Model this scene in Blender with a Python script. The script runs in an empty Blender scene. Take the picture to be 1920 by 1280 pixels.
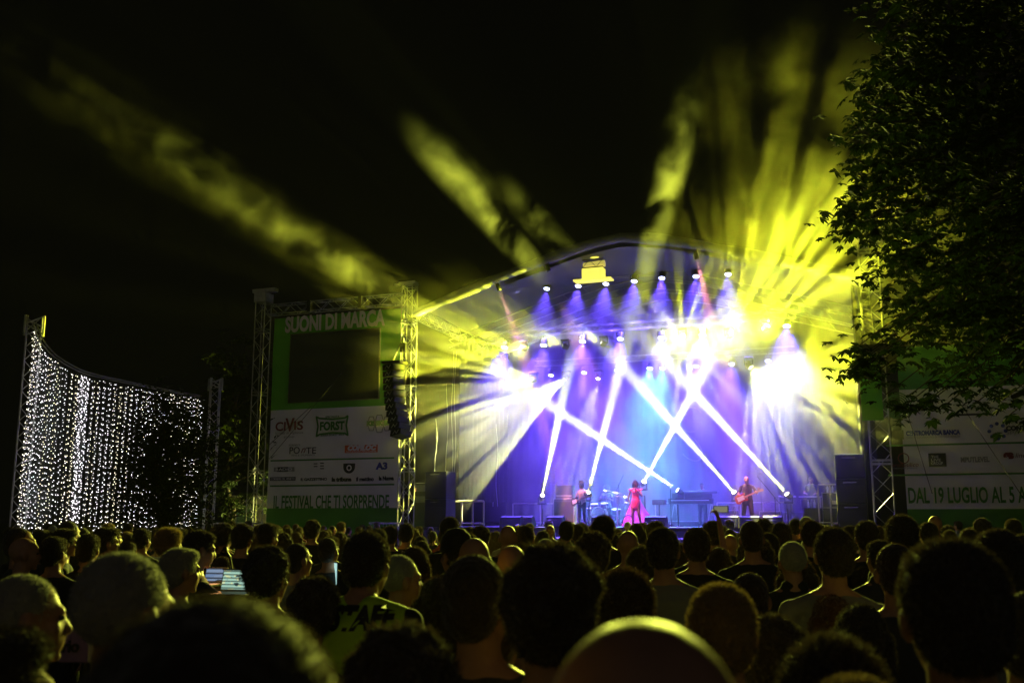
import bpy, math, random
import numpy as np
from mathutils import Vector, Matrix, Quaternion, noise
random.seed(7)
V = Vector
SC = bpy.context.scene
# ------------------------------------------------------------------ camera, world, exposure
F = 1866.7
TH = math.atan(330 / F)
CAMZ = 1.9
cam = bpy.data.cameras.new('camera')
camo = bpy.data.objects.new('camera', cam)
SC.collection.objects.link(camo)
cam.lens = 35
cam.sensor_width = 36
cam.clip_end = 2000
cam.clip_start = .05
camo.location = (0, 0, CAMZ)
camo.rotation_euler = (math.pi / 2 + TH, 0, 0)
cam.dof.use_dof = True
cam.dof.focus_distance = 33
cam.dof.aperture_fstop = 4.5
SC.camera = camo
wd = bpy.data.worlds.new('World')
SC.world = wd
wd.use_nodes = True
nt = wd.node_tree
bgn = nt.nodes['Background']
# night sky; an added glow behind the camera brightens banners and backs
tc = nt.nodes.new('ShaderNodeTexCoord')
sx = nt.nodes.new('ShaderNodeSeparateXYZ')
nt.links.new(tc.outputs['Generated'], sx.inputs[0])
mr = nt.nodes.new('ShaderNodeMapRange')
mr.inputs[1].default_value = .1
mr.inputs[2].default_value = -.9
mr.inputs[3].default_value = .0010
mr.inputs[4].default_value = .028
nt.links.new(sx.outputs[1], mr.inputs[0])
bgn.inputs[0].default_value = (1, .9, .8, 1)
nt.links.new(mr.outputs[0], bgn.inputs[1])
SC.view_settings.view_transform = 'Standard'
SC.view_settings.look = 'None'
SC.view_settings.exposure = 0
cy = SC.cycles
cy.use_denoising = True
cy.use_light_tree = True
cy.max_bounces = 3
cy.diffuse_bounces = 2
cy.glossy_bounces = 2
cy.transmission_bounces = 3
cy.transparent_max_bounces = 8
cy.volume_bounces = 0
cy.volume_step_rate = 1.0
cy.volume_max_steps = 160
cy.sample_clamp_indirect = 3
cy.use_adaptive_sampling = True
cy.adaptive_threshold = .015

# ------------------------------------------------------------------ frames
A = math.atan(.38)                       # the stage stands turned, its right end nearer
O = V((4.51, 35.77, 0))
U = V((math.cos(A), -math.sin(A), 0))
W = V((math.sin(A), math.cos(A), 0))
DECK = 1.55


def ray(px, py):
    v = (640 - py) / F
    return V(((px - 960) / F, math.cos(TH) - v * math.sin(TH), math.sin(TH) + v * math.cos(TH)))


def PW(px, py, w):                       # point of the stage's plane at depth w
    d = ray(px, py)
    c = V((0, 0, CAMZ))
    return c + d * (((O + W * w) - c).dot(W) / d.dot(W))


def UZ(px, py, w):
    p = PW(px, py, w)
    return (p - O).dot(U), p.z


def PY(px, py, y):                       # point at distance y
    d = ray(px, py)
    return V((0, 0, CAMZ)) + d * (y / d.y)


def SW(u, w, z):
    return O + U * u + W * w + V((0, 0, z))


# ------------------------------------------------------------------ materials
MATS = {}
CACHE = {}


def mat(n, col, rough=.6, metal=0, bump=0, bscale=20, var=0, spec=.5, emit=None, es=0, trans=0, sheen=0):
    if n in MATS:
        return MATS[n]
    m = bpy.data.materials.new(n)
    m.use_nodes = True
    t = m.node_tree
    b = t.nodes['Principled BSDF']
    b.inputs['Base Color'].default_value = (*col, 1)
    b.inputs['Roughness'].default_value = rough
    b.inputs['Metallic'].default_value = metal
    b.inputs['Specular IOR Level'].default_value = spec
    b.inputs['Sheen Weight'].default_value = sheen
    if bump or var:
        no = t.nodes.new('ShaderNodeTexNoise')
        no.inputs['Scale'].default_value = bscale
        no.inputs['Detail'].default_value = 4
        co = t.nodes.new('ShaderNodeTexCoord')
        t.links.new(co.outputs['Object'], no.inputs['Vector'])
        if bump:
            bp = t.nodes.new('ShaderNodeBump')
            bp.inputs['Strength'].default_value = bump
            bp.inputs['Distance'].default_value = .02
            t.links.new(no.outputs[0], bp.inputs['Height'])
            t.links.new(bp.outputs[0], b.inputs['Normal'])
        if var:
            r = t.nodes.new('ShaderNodeMapRange')
            r.inputs[1].default_value = .3
            r.inputs[2].default_value = .7
            r.inputs[3].default_value = 1 - var
            r.inputs[4].default_value = 1 + var
            t.links.new(no.outputs[0], r.inputs[0])
            mx = t.nodes.new('ShaderNodeVectorMath')
            mx.operation = 'SCALE'
            mx.inputs[0].default_value = col
            t.links.new(r.outputs[0], mx.inputs['Scale'])
            t.links.new(mx.outputs[0], b.inputs['Base Color'])
    if emit:
        b.inputs['Emission Color'].default_value = (*emit, 1)
        b.inputs['Emission Strength'].default_value = es
        m.cycles.emission_sampling = 'NONE'
    if trans:
        tr = t.nodes.new('ShaderNodeBsdfTranslucent')
        tr.inputs[0].default_value = (*col, 1)
        mx = t.nodes.new('ShaderNodeMixShader')
        mx.inputs[0].default_value = trans
        o = t.nodes['Material Output']
        t.links.new(b.outputs[0], mx.inputs[1])
        t.links.new(tr.outputs[0], mx.inputs[2])
        t.links.new(mx.outputs[0], o.inputs[0])
    MATS[n] = m
    return m


ALU = mat('aluminium', (.45, .45, .46), .35, .8, var=.25, bscale=3)
STEEL = mat('galvanised_steel', (.5, .5, .5), .4, .6, var=.2, bscale=5)
BLACKM = mat('black_metal', (.015, .015, .017), .45, .3)
BLACKP = mat('black_plastic', (.02, .02, .022), .4)
BLACKC = mat('speaker_black', (.012, .012, .013), .7, bump=.3, bscale=120)
GRILLE = mat('grille_cloth', (.02, .02, .02), .8, bump=.5, bscale=200)
CHROME = mat('chrome', (.75, .75, .75), .15, 1)
GRASS = mat('trodden_grass', (.045, .055, .025), .95, bump=.8, bscale=8, var=.4)
DECKM = mat('stage_deck_board', (.05, .045, .045), .55, var=.25, bscale=4)
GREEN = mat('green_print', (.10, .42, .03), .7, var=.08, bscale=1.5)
WHITEB = mat('white_banner_cloth', (.74, .72, .74), .75, bump=.2, bscale=1.3, var=.06)
PRNT = mat('black_print', (.03, .03, .035), .7)
PRNG = mat('dark_green_print', (.05, .2, .03), .7)
PRNB = mat('blue_print', (.05, .06, .3), .7)
PRNR = mat('red_print', (.2, .03, .03), .7)
PRNO = mat('orange_print', (.65, .13, .04), .7)
PRNGR = mat('grey_print', (.3, .3, .3), .7)
LETW = mat('pale_letter', (.75, .72, .78), .7)
SCREEN = mat('dark_led_screen', (.012, .014, .010), .22, spec=.8, var=.15, bscale=30)
ROOFC = mat('roof_canvas', (.20, .20, .24), .7, bump=.35, bscale=.9, var=.12, trans=.3)
BACKC = mat('backdrop_cloth', (.06, .05, .08), .9, bump=.6, bscale=1.2, var=.15)
SKIN = mat('skin', (.46, .25, .17), .5, var=.08, bscale=30)
SKIN2 = mat('brown_skin', (.20, .095, .055), .5, var=.08, bscale=30)
EYE = mat('eye', (.05, .03, .02), .1)
WOODR = mat('red_guitar_lacquer', (.35, .05, .03), .2)
WOODP = mat('pale_wood', (.5, .3, .15), .4)
PINK = mat('pink_satin', (.95, .04, .16), .35, bump=.4, bscale=9, sheen=.4)
BARK = mat('bark', (.06, .045, .03), .9, bump=1, bscale=12, var=.3)


class MB:
    def __init__(s):
        s.v = []
        s.f = []
        s.m = []
        s.mi = 0

    def add(s, vs, fs):
        k = len(s.v)
        s.v += [tuple(x) for x in vs]
        s.f += [tuple(i + k for i in f) for f in fs]
        s.m += [s.mi] * len(fs)
        return s

    def box(s, a, b, R=None, c=None):
        P = [V((x, y, z)) for x in (a[0], b[0]) for y in (a[1], b[1]) for z in (a[2], b[2])]
        if R is not None:
            c = V(c) if c is not None else V((0, 0, 0))
            P = [R @ (p - c) + c for p in P]
        return s.add(P, [(0, 1, 3, 2), (4, 6, 7, 5), (0, 4, 5, 1), (2, 3, 7, 6), (0, 2, 6, 4), (1, 5, 7, 3)])

    def bbox(s, a, b, bev=.01):          # box with chamfered edges
        a = V(a)
        b = V(b)
        c = (a + b) / 2
        h = (b - a) / 2
        vs = []
        fs = []
        idx = {}
        for sx_ in (-1, 1):
            for sy in (-1, 1):
                for sz in (-1, 1):
                    for ax in range(3):
                        p = V((sx_ * (h.x - (0 if ax == 0 else bev)), sy * (h.y - (0 if ax == 1 else bev)), sz * (h.z - (0 if ax == 2 else bev))))
                        idx[(sx_, sy, sz, ax)] = len(vs)
                        vs.append(c + p)
        S_ = (-1, 1)
        for q in S_:
            fs.append([idx[(q, y, z, 0)] for y, z in ((-1, -1), (1, -1), (1, 1), (-1, 1))])
            fs.append([idx[(x, q, z, 1)] for x, z in ((-1, -1), (1, -1), (1, 1), (-1, 1))])
            fs.append([idx[(x, y, q, 2)] for x, y in ((-1, -1), (1, -1), (1, 1), (-1, 1))])
        for p in S_:
            for q in S_:
                fs.append([idx[(p, q, -1, 0)], idx[(p, q, 1, 0)], idx[(p, q, 1, 1)], idx[(p, q, -1, 1)]])
                fs.append([idx[(p, -1, q, 0)], idx[(p, 1, q, 0)], idx[(p, 1, q, 2)], idx[(p, -1, q, 2)]])
                fs.append([idx[(-1, p, q, 1)], idx[(1, p, q, 1)], idx[(1, p, q, 2)], idx[(-1, p, q, 2)]])
                for r in S_:
                    fs.append([idx[(p, q, r, 0)], idx[(p, q, r, 1)], idx[(p, q, r, 2)]])
        return s.add(vs, fs)

    def tube(s, p, q, r, n=8, r2=None, cap=True):
        p = V(p)
        q = V(q)
        d = (q - p)
        if d.length < 1e-6:
            return s
        d.normalize()
        a = d.orthogonal().normalized()
        b = d.cross(a)
        r2 = r if r2 is None else r2
        vs = []
        for c, rr in ((p, r), (q, r2)):
            for i in range(n):
                t = 2 * math.pi * i / n
                vs.append(c + a * (math.cos(t) * rr) + b * (math.sin(t) * rr))
        fs = [(i, (i + 1) % n, n + (i + 1) % n, n + i) for i in range(n)]
        if cap:
            fs += [tuple(range(n))[::-1], tuple(range(n, 2 * n))]
        return s.add(vs, fs)

    def path(s, pts, r, n=6):
        for i in range(len(pts) - 1):
            s.tube(pts[i], pts[i + 1], r, n)
        return s

    def lathe(s, prof, p=(0, 0, 0), d=(0, 0, 1), n=20):   # prof: (radius, along)
        p = V(p)
        d = V(d).normalized()
        a = d.orthogonal().normalized()
        b = d.cross(a)
        vs = []
        for r, h in prof:
            for i in range(n):
                t = 2 * math.pi * i / n
                vs.append(p + d * h + a * (math.cos(t) * r) + b * (math.sin(t) * r))
        fs = []
        for k in range(len(prof) - 1):
            for i in range(n):
                fs.append((k * n + i, k * n + (i + 1) % n, (k + 1) * n + (i + 1) % n, (k + 1) * n + i))
        return s.add(vs, fs)

    def ell(s, c, r, n=12, R=None):
        c = V(c)
        vs = []
        m = n // 2 + 2
        for j in range(m + 1):
            ph = math.pi * j / m
            for i in range(n):
                t = 2 * math.pi * i / n
                p = V((r[0] * math.sin(ph) * math.cos(t), r[1] * math.sin(ph) * math.sin(t), r[2] * math.cos(ph)))
                if R is not None:
                    p = R @ p
                vs.append(c + p)
        fs = [(j * n + i, (j + 1) * n + i, (j + 1) * n + (i + 1) % n, j * n + (i + 1) % n) for j in range(m) for i in range(n)]
        return s.add(vs, fs)

    def pill(s, p, q, r1, r2=None, k=1.0, side=None, n=14):   # tapered capsule; k flattens across 'side'
        p = V(p)
        q = V(q)
        r2 = r1 if r2 is None else r2
        d = (q - p)
        L = d.length
        d = d.normalized() if L > 1e-6 else V((0, 0, 1))
        a = V(side).normalized() if side is not None else d.orthogonal().normalized()
        a = (a - d * a.dot(d)).normalized()
        b = d.cross(a)
        vs = []
        rings = []
        for j in range(5):
            t = math.pi / 2 * (j / 4)
            rings.append((max(r1 * math.sin(t), 1e-4), -r1 * math.cos(t)))
        for j in range(5):
            t = math.pi / 2 * (j / 4)
            rings.append((max(r2 * math.cos(t), 1e-4), L + r2 * math.sin(t)))
        for r, h in rings:
            for i in range(n):
                t = 2 * math.pi * i / n
                vs.append(p + d * h + a * (math.cos(t) * r) + b * (math.sin(t) * r * k))
        m = len(rings)
        fs = [(j * n + i, j * n + (i + 1) % n, (j + 1) * n + (i + 1) % n, (j + 1) * n + i) for j in range(m - 1) for i in range(n)]
        fs += [tuple(range(n))[::-1], tuple(range((m - 1) * n, m * n))]
        return s.add(vs, fs)

    def mesh(s, name, mats, smooth=False):
        me = bpy.data.meshes.new(name)
        me.from_pydata(s.v, [], s.f)
        if not isinstance(mats, (list, tuple)):
            mats = [mats]
        for m in mats:
            me.materials.append(m)
        me.polygons.foreach_set('material_index', s.m)
        if smooth:
            me.polygons.foreach_set('use_smooth', [True] * len(s.f))
        me.update()
        return me


def link(o, parent=None):
    SC.collection.objects.link(o)
    if parent is not None:
        o.parent = parent
    return o


def part(name, mb, mats, parent=None, smooth=False, label=None):
    me = mb.mesh(name, mats, smooth) if isinstance(mb, MB) else mb
    o = link(bpy.data.objects.new(name, me), parent)
    if label:
        o['label'] = label
    return o


def tag(o, label, cat, group=None):
    o['label'] = label
    o['category'] = cat
    if group:
        o['group'] = group
    return o


def thing(name, label, cat, loc=(0, 0, 0), rz=0, group=None):
    o = link(bpy.data.objects.new(name, None))
    o.empty_display_size = .1
    o.location = loc
    o.rotation_euler = (0, 0, rz)
    return tag(o, label, cat, group)


def sthing(name, label, cat, u, w, z=DECK, rz=0, group=None):     # a thing on the stage grid
    return thing(name, label, cat, SW(u, w, z), -A + rz, group)


def structure(name, mb, m, smooth=False):
    o = part(name, mb, m, None, smooth)
    o['kind'] = 'structure'
    return o


def copy_tree(o, parent=None):
    c = o.copy()
    link(c, parent)
    for ch in o.children:
        copy_tree(ch, c)
    return c


def text(name, s, size, loc, parent, m, bold=0, xs=1, shear=0, align='CENTER', rz=0, thick=.004, width=None):
    cu = bpy.data.curves.new(name, 'FONT')
    cu.body = s
    cu.size = size
    cu.align_x = align
    cu.offset = bold
    cu.extrude = thick
    cu.shear = shear
    cu.resolution_u = 3
    o = bpy.data.objects.new(name, cu)
    SC.collection.objects.link(o)
    dg = bpy.context.evaluated_depsgraph_get()
    me = bpy.data.meshes.new_from_object(o.evaluated_get(dg))
    bpy.data.objects.remove(o)
    me.materials.clear()
    me.materials.append(m)
    if width:
        xsv = [v.co.x for v in me.vertices]
        if xsv:
            xs = width / max(1e-3, max(xsv) - min(xsv))
    me.transform(Matrix.Diagonal((xs, 1, 1, 1)))
    me.transform(Matrix.Rotation(math.pi / 2, 4, 'X'))
    r = link(bpy.data.objects.new(name, me), parent)
    r.location = loc
    r.rotation_euler = (0, 0, rz)
    return r


# ------------------------------------------------------------------ ground, deck
structure('ground', MB().add([(-300, -60, 0), (300, -60, 0), (300, 400, 0), (-300, 400, 0)], [(0, 1, 2, 3)]), GRASS)

# air with a little haze in it round the whole place
hz = bpy.data.materials.new('thin_haze')
hz.use_nodes = True
nt = hz.node_tree
nt.nodes.clear()
ou = nt.nodes.new('ShaderNodeOutputMaterial')
vp = nt.nodes.new('ShaderNodeVolumePrincipled')
vp.inputs['Color'].default_value = (.9, .9, .9, 1)
vp.inputs['Density'].default_value = .00016
nt.links.new(vp.outputs[0], ou.inputs[1])
ho = part('haze', MB().box((-320, -70, -1), (320, 420, 45)), hz)
ho['kind'] = 'stuff'


def mist(c, r, dens, rz=0.):
    """an even body of stage smoke"""
    m = bpy.data.materials.new('stage_mist')
    m.use_nodes = True
    t = m.node_tree
    t.nodes.clear()
    ou = t.nodes.new('ShaderNodeOutputMaterial')
    vp = t.nodes.new('ShaderNodeVolumePrincipled')
    vp.inputs['Color'].default_value = (.93, .93, .93, 1)
    vp.inputs['Density'].default_value = dens
    t.links.new(vp.outputs[0], ou.inputs[1])
    o = part('smoke', MB().ell((0, 0, 0), (1, 1, 1), 40), m)
    o.location = c
    o.scale = r
    o.rotation_euler = (0, 0, rz)
    o['kind'] = 'stuff'
    return o


def smoke(c, r, dens, scale, lo=.42, hi=.72, base=0., rz=0., seed=0, edge=.5, kind='stuff', stretch=None):
    """a drifting cloud of stage smoke: an ellipsoid whose density is noise that dies away towards its edge"""
    m = bpy.data.materials.new('stage_smoke')
    m.use_nodes = True
    t = m.node_tree
    t.nodes.clear()
    ou = t.nodes.new('ShaderNodeOutputMaterial')
    vp = t.nodes.new('ShaderNodeVolumePrincipled')
    vp.inputs['Color'].default_value = (.93, .93, .93, 1)
    t.links.new(vp.outputs[0], ou.inputs[1])
    co = t.nodes.new('ShaderNodeTexCoord')
    ge = t.nodes.new('ShaderNodeNewGeometry')
    ad = t.nodes.new('ShaderNodeVectorMath')
    ad.operation = 'ADD'
    ad.inputs[1].default_value = (seed * 7.3, seed * 3.1, seed * 5.7)
    t.links.new(ge.outputs['Position'], ad.inputs[0])
    no = t.nodes.new('ShaderNodeTexNoise')
    no.inputs['Scale'].default_value = scale
    no.inputs['Detail'].default_value = 4
    no.inputs['Roughness'].default_value = .6
    no.inputs['Distortion'].default_value = .4
    t.links.new(ad.outputs[0], no.inputs['Vector'])
    r1 = t.nodes.new('ShaderNodeMapRange')
    r1.inputs[1].default_value = lo
    r1.inputs[2].default_value = hi
    r1.inputs[3].default_value = base
    r1.inputs[4].default_value = dens
    t.links.new(no.outputs[0], r1.inputs[0])
    ln = t.nodes.new('ShaderNodeVectorMath')
    ln.operation = 'LENGTH'
    t.links.new(co.outputs['Object'], ln.inputs[0])
    r2 = t.nodes.new('ShaderNodeMapRange')
    r2.interpolation_type = 'SMOOTHSTEP'
    r2.inputs[1].default_value = 1
    r2.inputs[2].default_value = edge
    t.links.new(ln.outputs['Value'], r2.inputs[0])
    mu = t.nodes.new('ShaderNodeMath')
    mu.operation = 'MULTIPLY'
    t.links.new(r1.outputs[0], mu.inputs[0])
    t.links.new(r2.outputs[0], mu.inputs[1])
    t.links.new(mu.outputs[0], vp.inputs['Density'])
    o = part('smoke', MB().ell((0, 0, 0), (1, 1, 1), 24), m)
    o.location = c
    o.scale = r
    o.rotation_euler = (0, 0, rz)
    o['kind'] = 'stuff'
    return o


# ------------------------------------------------------------------ lights (each inside its fixture)
YEL = (.88, .92, .03)
WHT = (.92, .92, .22)
BLU = (.13, .065, 1)
LENSB = mat('blue_lens', (.1, .1, .3), .2, emit=(.55, .6, 1), es=9)
LENSC = mat('cyan_lens', (.1, .1, .3), .2, emit=(.55, .85, 1), es=9)
LENSY = mat('yellow_lens', (.3, .3, .1), .2, emit=(1, .97, .55), es=30)


def spot(parent, p, d, ang, power, col, blend=.3, gobo=None, rad=.05, sharp=(.495, .565), floor=.03, yv=None, star=False, seed=0, flat=.3):
    L = bpy.data.lights.new('lamp', 'SPOT')
    L.energy = power
    L.color = col
    L.spot_size = math.radians(ang)
    L.spot_blend = blend
    L.shadow_soft_size = rad
    o = bpy.data.objects.new('lamp', L)
    link(o, parent)
    o.location = p
    o.rotation_mode = 'QUATERNION'
    dz = V(d).normalized()
    yv = V(yv) if yv is not None else V((0, 0, 1))     # the fan spreads across yv
    yy = (yv - dz * yv.dot(dz)).normalized()
    xx = yy.cross(-dz)
    o.rotation_quaternion = Matrix((xx, yy, -dz)).transposed().to_quaternion()
    if gobo:
        L.use_nodes = True
        t = L.node_tree
        em = t.nodes['Emission']

        def mth(op, x, y=None, z=None):
            q = t.nodes.new('ShaderNodeMath')
            q.operation = op
            for i_, s_ in enumerate((x, y, z)):
                if s_ is None:
                    continue
                if isinstance(s_, (int, float)):
                    q.inputs[i_].default_value = s_
                else:
                    t.links.new(s_, q.inputs[i_])
            return q.outputs[0]

        def mapr(x, a_, b_, c_, d_, sm=False):
            m = t.nodes.new('ShaderNodeMapRange')
            if sm:
                m.interpolation_type = 'SMOOTHSTEP'
            for i_, s_ in enumerate((a_, b_, c_, d_)):
                m.inputs[i_ + 1].default_value = s_
            t.links.new(x, m.inputs[0])
            return m.outputs[0]
        tc = t.nodes.new('ShaderNodeTexCoord')
        sx = t.nodes.new('ShaderNodeSeparateXYZ')
        t.links.new(tc.outputs['Normal'], sx.inputs[0])
        X, Y, Z = sx.outputs
        ang_ = mth('ARCTAN2', X, Y) if star else mth('ARCTAN2', X, mth('ABSOLUTE', Z))
        cb = t.nodes.new('ShaderNodeCombineXYZ')
        t.links.new(mth('ADD', mth('MULTIPLY', ang_, float(gobo)), seed * 3.7), cb.inputs[0])
        if not star:
            t.links.new(mth('MULTIPLY', mth('DIVIDE', Y, mth('ABSOLUTE', Z)), gobo * .35), cb.inputs[1])
        no = t.nodes.new('ShaderNodeTexNoise')
        no.noise_dimensions = '2D'
        no.inputs['Scale'].default_value = 1
        no.inputs['Detail'].default_value = 1.5
        no.inputs['Roughness'].default_value = .6
        t.links.new(cb.outputs[0], no.inputs['Vector'])
        k = mapr(no.outputs[0], sharp[0], sharp[1], floor, 1, True)
        if star:
            k = mth('MULTIPLY', k, 1.)
        else:
            k = mth('MULTIPLY', k, mapr(mth('ABSOLUTE', mth('DIVIDE', Y, mth('ABSOLUTE', Z))), flat * .4, flat, 1, 0, True))
        t.links.new(k, em.inputs['Strength'])
    return o


RS = Matrix.Rotation(A, 3, 'Z')          # world direction -> stage-local direction


def par_can(px, py, w, label, group, aim=(0, -.28, -1), cyan=False, power=1500, ang=55):
    u, z = UZ(px, py, w)
    t = sthing('par_light', label, 'stage light', u, w, z, group=group)
    d = V(aim).normalized()
    key = ('par', tuple(aim), cyan)
    if key not in CACHE:
        b = MB()
        b.lathe([(.001, -.30), (.09, -.30), (.12, -.26), (.13, -.02), (.145, 0), (.13, .0), (.125, -.02)], (0, 0, 0), d, 18)
        l = MB()
        l.lathe([(.001, -.012), (.07, -.014), (.122, -.022)], (0, 0, 0), d, 18)
        y = MB()
        y.path([V((-.16, 0, -.02)) - d * .15, V((-.16, 0, .18)) - d * .1, V((.16, 0, .18)) - d * .1, V((.16, 0, -.02)) - d * .15], .014)
        y.tube(V((0, 0, .18)) - d * .1, V((0, 0, .30)) - d * .1, .02)
        CACHE[key] = (b.mesh('can', BLACKM, True), l.mesh('lens', LENSC if cyan else LENSB, True), y.mesh('yoke', BLACKM))
    a, l, y = CACHE[key]
    part('can', a, None, t)
    part('lens', l, None, t)
    part('yoke', y, None, t)
    spot(t, d * .02, d, ang, power, (.12, .5, 1) if cyan else BLU, 1, rad=.1)
    return t





def moving_head(px, py, w, label, group, aim, ang, power, gobo=None, col=YEL, blend=.25, floor_unit=False, size=1., seed=0, rad=.05, z0=None, star=False, flat=.3, sharp=(.495, .565)):
    """AIM: a world point the head looks at"""
    if z0 is None:
        u, z = UZ(px, py, w)
    else:
        u, z = px, z0
    p = SW(u, w, z)
    K = .72
    t = sthing('moving_head_light', label, 'stage light', u, w, z, group=group)
    d = (RS @ (V(aim) - p)).normalized()
    b = MB()
    b.lathe([(r_ * K, h_ * K) for r_, h_ in ((.001, -.34), (.10, -.34), (.15, -.26), (.16, -.1), (.14, -.0), (.12, .0), (.11, -.02))], (0, 0, 0), d, 20)
    part('head', b, BLACKP, t, True)
    l = MB().lathe([(.001, .0), (.07 * K, -.004), (.115 * K, -.012)], (0, 0, 0), d, 20)
    part('lens', l, LENSY, t, True)
    s = -1 if floor_unit else 1
    c = -d * .17 * K
    y = MB()
    for k in (-1, 1):
        y.box((c.x + k * .14 - .02, c.y - .04, min(c.z, c.z + s * .24)), (c.x + k * .14 + .02, c.y + .04, max(c.z, c.z + s * .24)))
    part('yoke', y, BLACKP, t)
    y = MB().bbox((c.x - .17, c.y - .12, c.z + s * .25 - .04), (c.x + .17, c.y + .12, c.z + s * .25 + .04), .02)
    part('base', y, BLACKP, t)
    spot(t, d * .02, d, ang, power, col, blend, gobo, rad, sharp, .006, RS @ (V((0, 0, CAMZ)) - p), star, seed, flat)
    return t


# ------------------------------------------------------------------ trusses
def truss_mb(p, q, s=.3, r=.02, step=None, up=(0, 0, 1), dr=.009):
    """box truss from p to q (local coordinates) : four chords, zig-zag lacing"""
    p = V(p)
    q = V(q)
    d = q - p
    L = d.length
    d.normalize()
    upv = V(up)
    a = d.cross(upv)
    if a.length < .01:
        a = V((1, 0, 0))
    a.normalize()
    b = a.cross(d)
    c = [(-1, -1), (1, -1), (1, 1), (-1, 1)]
    C = [a * (i * s / 2) + b * (j * s / 2) for i, j in c]
    m = MB()
    for k in C:
        m.tube(p + k, q + k, r, 6)
    step = step or s * 1.1
    n = max(1, int(round(L / step)))
    for f in range(4):
        A_, B_ = C[f], C[(f + 1) % 4]
        for i in range(n):
            x, y = (A_, B_) if (i + f) % 2 else (B_, A_)
            m.tube(p + d * (L * i / n) + x, p + d * (L * (i + 1) / n) + y, dr, 5)
    return m


def frames_mb(p, q, s, pos, r=.02):
    p = V(p)
    q = V(q)
    m = MB()
    for t in pos:
        c = p.lerp(q, t)
        h = s / 2 + .01
        for a, b in (((-h, -h), (h, -h)), ((h, -h), (h, h)), ((h, h), (-h, h)), ((-h, h), (-h, -h))):
            m.tube(c + V((*a, 0)), c + V((*b, 0)), r, 6)
            m.tube(c + V((*a, .12)), c + V((*b, .12)), r, 6)
    return m


def tower(u, w, z1, s, label, base=0., lean=0):
    t = sthing('truss_tower', label, 'truss tower', u, w, 0, group='lattice towers of the stage')
    part('lattice', truss_mb((0, 0, .1), (0, 0, z1), s, .026, s * 1.05, (1, 0, 0), .012), ALU, t)
    for q_ in (.02, .33, .62, .86, .985):
        part('collar', frames_mb((0, 0, 0), (0, 0, z1), s, [q_]), ALU, t)
    b = MB().bbox((-s * .9, -s * .9, 0), (s * .9, s * .9, .1), .02)
    for i in (-1, 1):
        for j in (-1, 1):
            b.tube((i * s * .5, j * s * .5, .1), (i * s * 2.2, j * s * 2.2, .05), .025)
    part('base', b, STEEL, t)
    return t


t = tower(-9.22, 0, 11.1, .46, 'tall lattice tower between the sponsor banner and the stage')
part('head_block', MB().box((-.4, -.2, 11.1), (.3, .2, 11.22)).box((-.65, -.08, 11.12), (-.4, .08, 11.2)), STEEL, t)
t = tower(8.15, -.1, 11.0, .62, 'lattice tower at the right edge of the stage, half in yellow smoke')
part('head_block', MB().box((-.5, -.3, 11.0), (.5, .3, 11.25)), STEEL, t)
part('service_platform', MB().bbox((-.45, -.4, 7.3), (.95, .4, 7.55), .02), BLACKM, t)
t = tower(-16.15, 0, 11.2, .46, 'lattice tower at the outer side of the tall sponsor banner')
part('head_block', MB().box((-.5, -.14, 11.35), (.62, .14, 11.5)).box((-.28, -.3, 10.9), (.28, .3, 11.3)), STEEL, t)
t = sthing('truss_beam', 'horizontal lattice beam above the tall sponsor banner', 'truss beam', 0, 0, 0)
part('lattice', truss_mb((-15.9, 0, 10.55), (-9.45, 0, 10.55), .4, .025, .45, dr=.011), ALU, t)
part('joint', MB().box((-13.85, -.24, 10.3), (-13.7, .24, 10.8)).box((-11.45, -.24, 10.3), (-11.3, .24, 10.8)), BLACKM, t)
t = tower(13.9, -.1, 8.0, .5, 'lattice tower behind the leaves at the far right banner')

# ------------------------------------------------------------------ the stage
sb = MB()
P = [(-9.0, 0), (8.0, 0), (8.0, 11), (-9.0, 11)]
st = sthing('stage_platform', 'raised black festival stage platform under the roof', 'stage', 0, 0, 0)
part('deck', MB().box((-8.7, .2, DECK - .12), (7.6, 10.5, DECK)), DECKM, st)
sk = MB()
n = 120
vs = []
for i in range(n + 1):
    u_ = -8.7 + 16.3 * i / n
    y = .2 + .03 * math.sin(i * 1.9)
    vs += [(u_, y, 0.01), (u_, y, DECK - .125)]
sk.add(vs, [(2 * i, 2 * i + 2, 2 * i + 3, 2 * i + 1) for i in range(n)])
part('skirt', sk, mat('purple_skirt_cloth', (.10, .09, .16), .9), st, True)
part('drum_riser', MB().box((-5.2, 5.2, DECK), (7.0, 9.6, DECK + .2)), mat('riser_carpet', (.10, .09, .12), .9, bump=.4, bscale=30), st)

# roof: an arched canopy, open to the front
rf = sthing('stage_roof', 'arched canvas roof over the stage, its edge rising to a soft peak', 'stage roof', 0, 0, 0)


def roofz(u_):
    x = abs(u_ + .5) / 8.6
    return 12.45 - 2.45 * x ** 1.15 - .12 * math.exp(-(x / .12) ** 2)


def sheet(us, ws, zf, dz=0):
    m = MB()
    vs = [(a, b, zf(a, b) + dz) for a in us for b in ws]
    k = len(ws)
    m.add(vs, [(i * k + j, (i + 1) * k + j, (i + 1) * k + j + 1, i * k + j + 1) for i in range(len(us) - 1) for j in range(k - 1)])
    return m


us = [-9.1 + 17.2 * i / 60 for i in range(61)]
ws = [0 + 10.6 * j / 24 for j in range(25)]
m = sheet(us, ws, lambda a, b: roofz(a) - .03 * b + .06 * math.cos(b * 2.1) * math.sin(a * .8))
part('canopy', m, ROOFC, rf, True)
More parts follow.
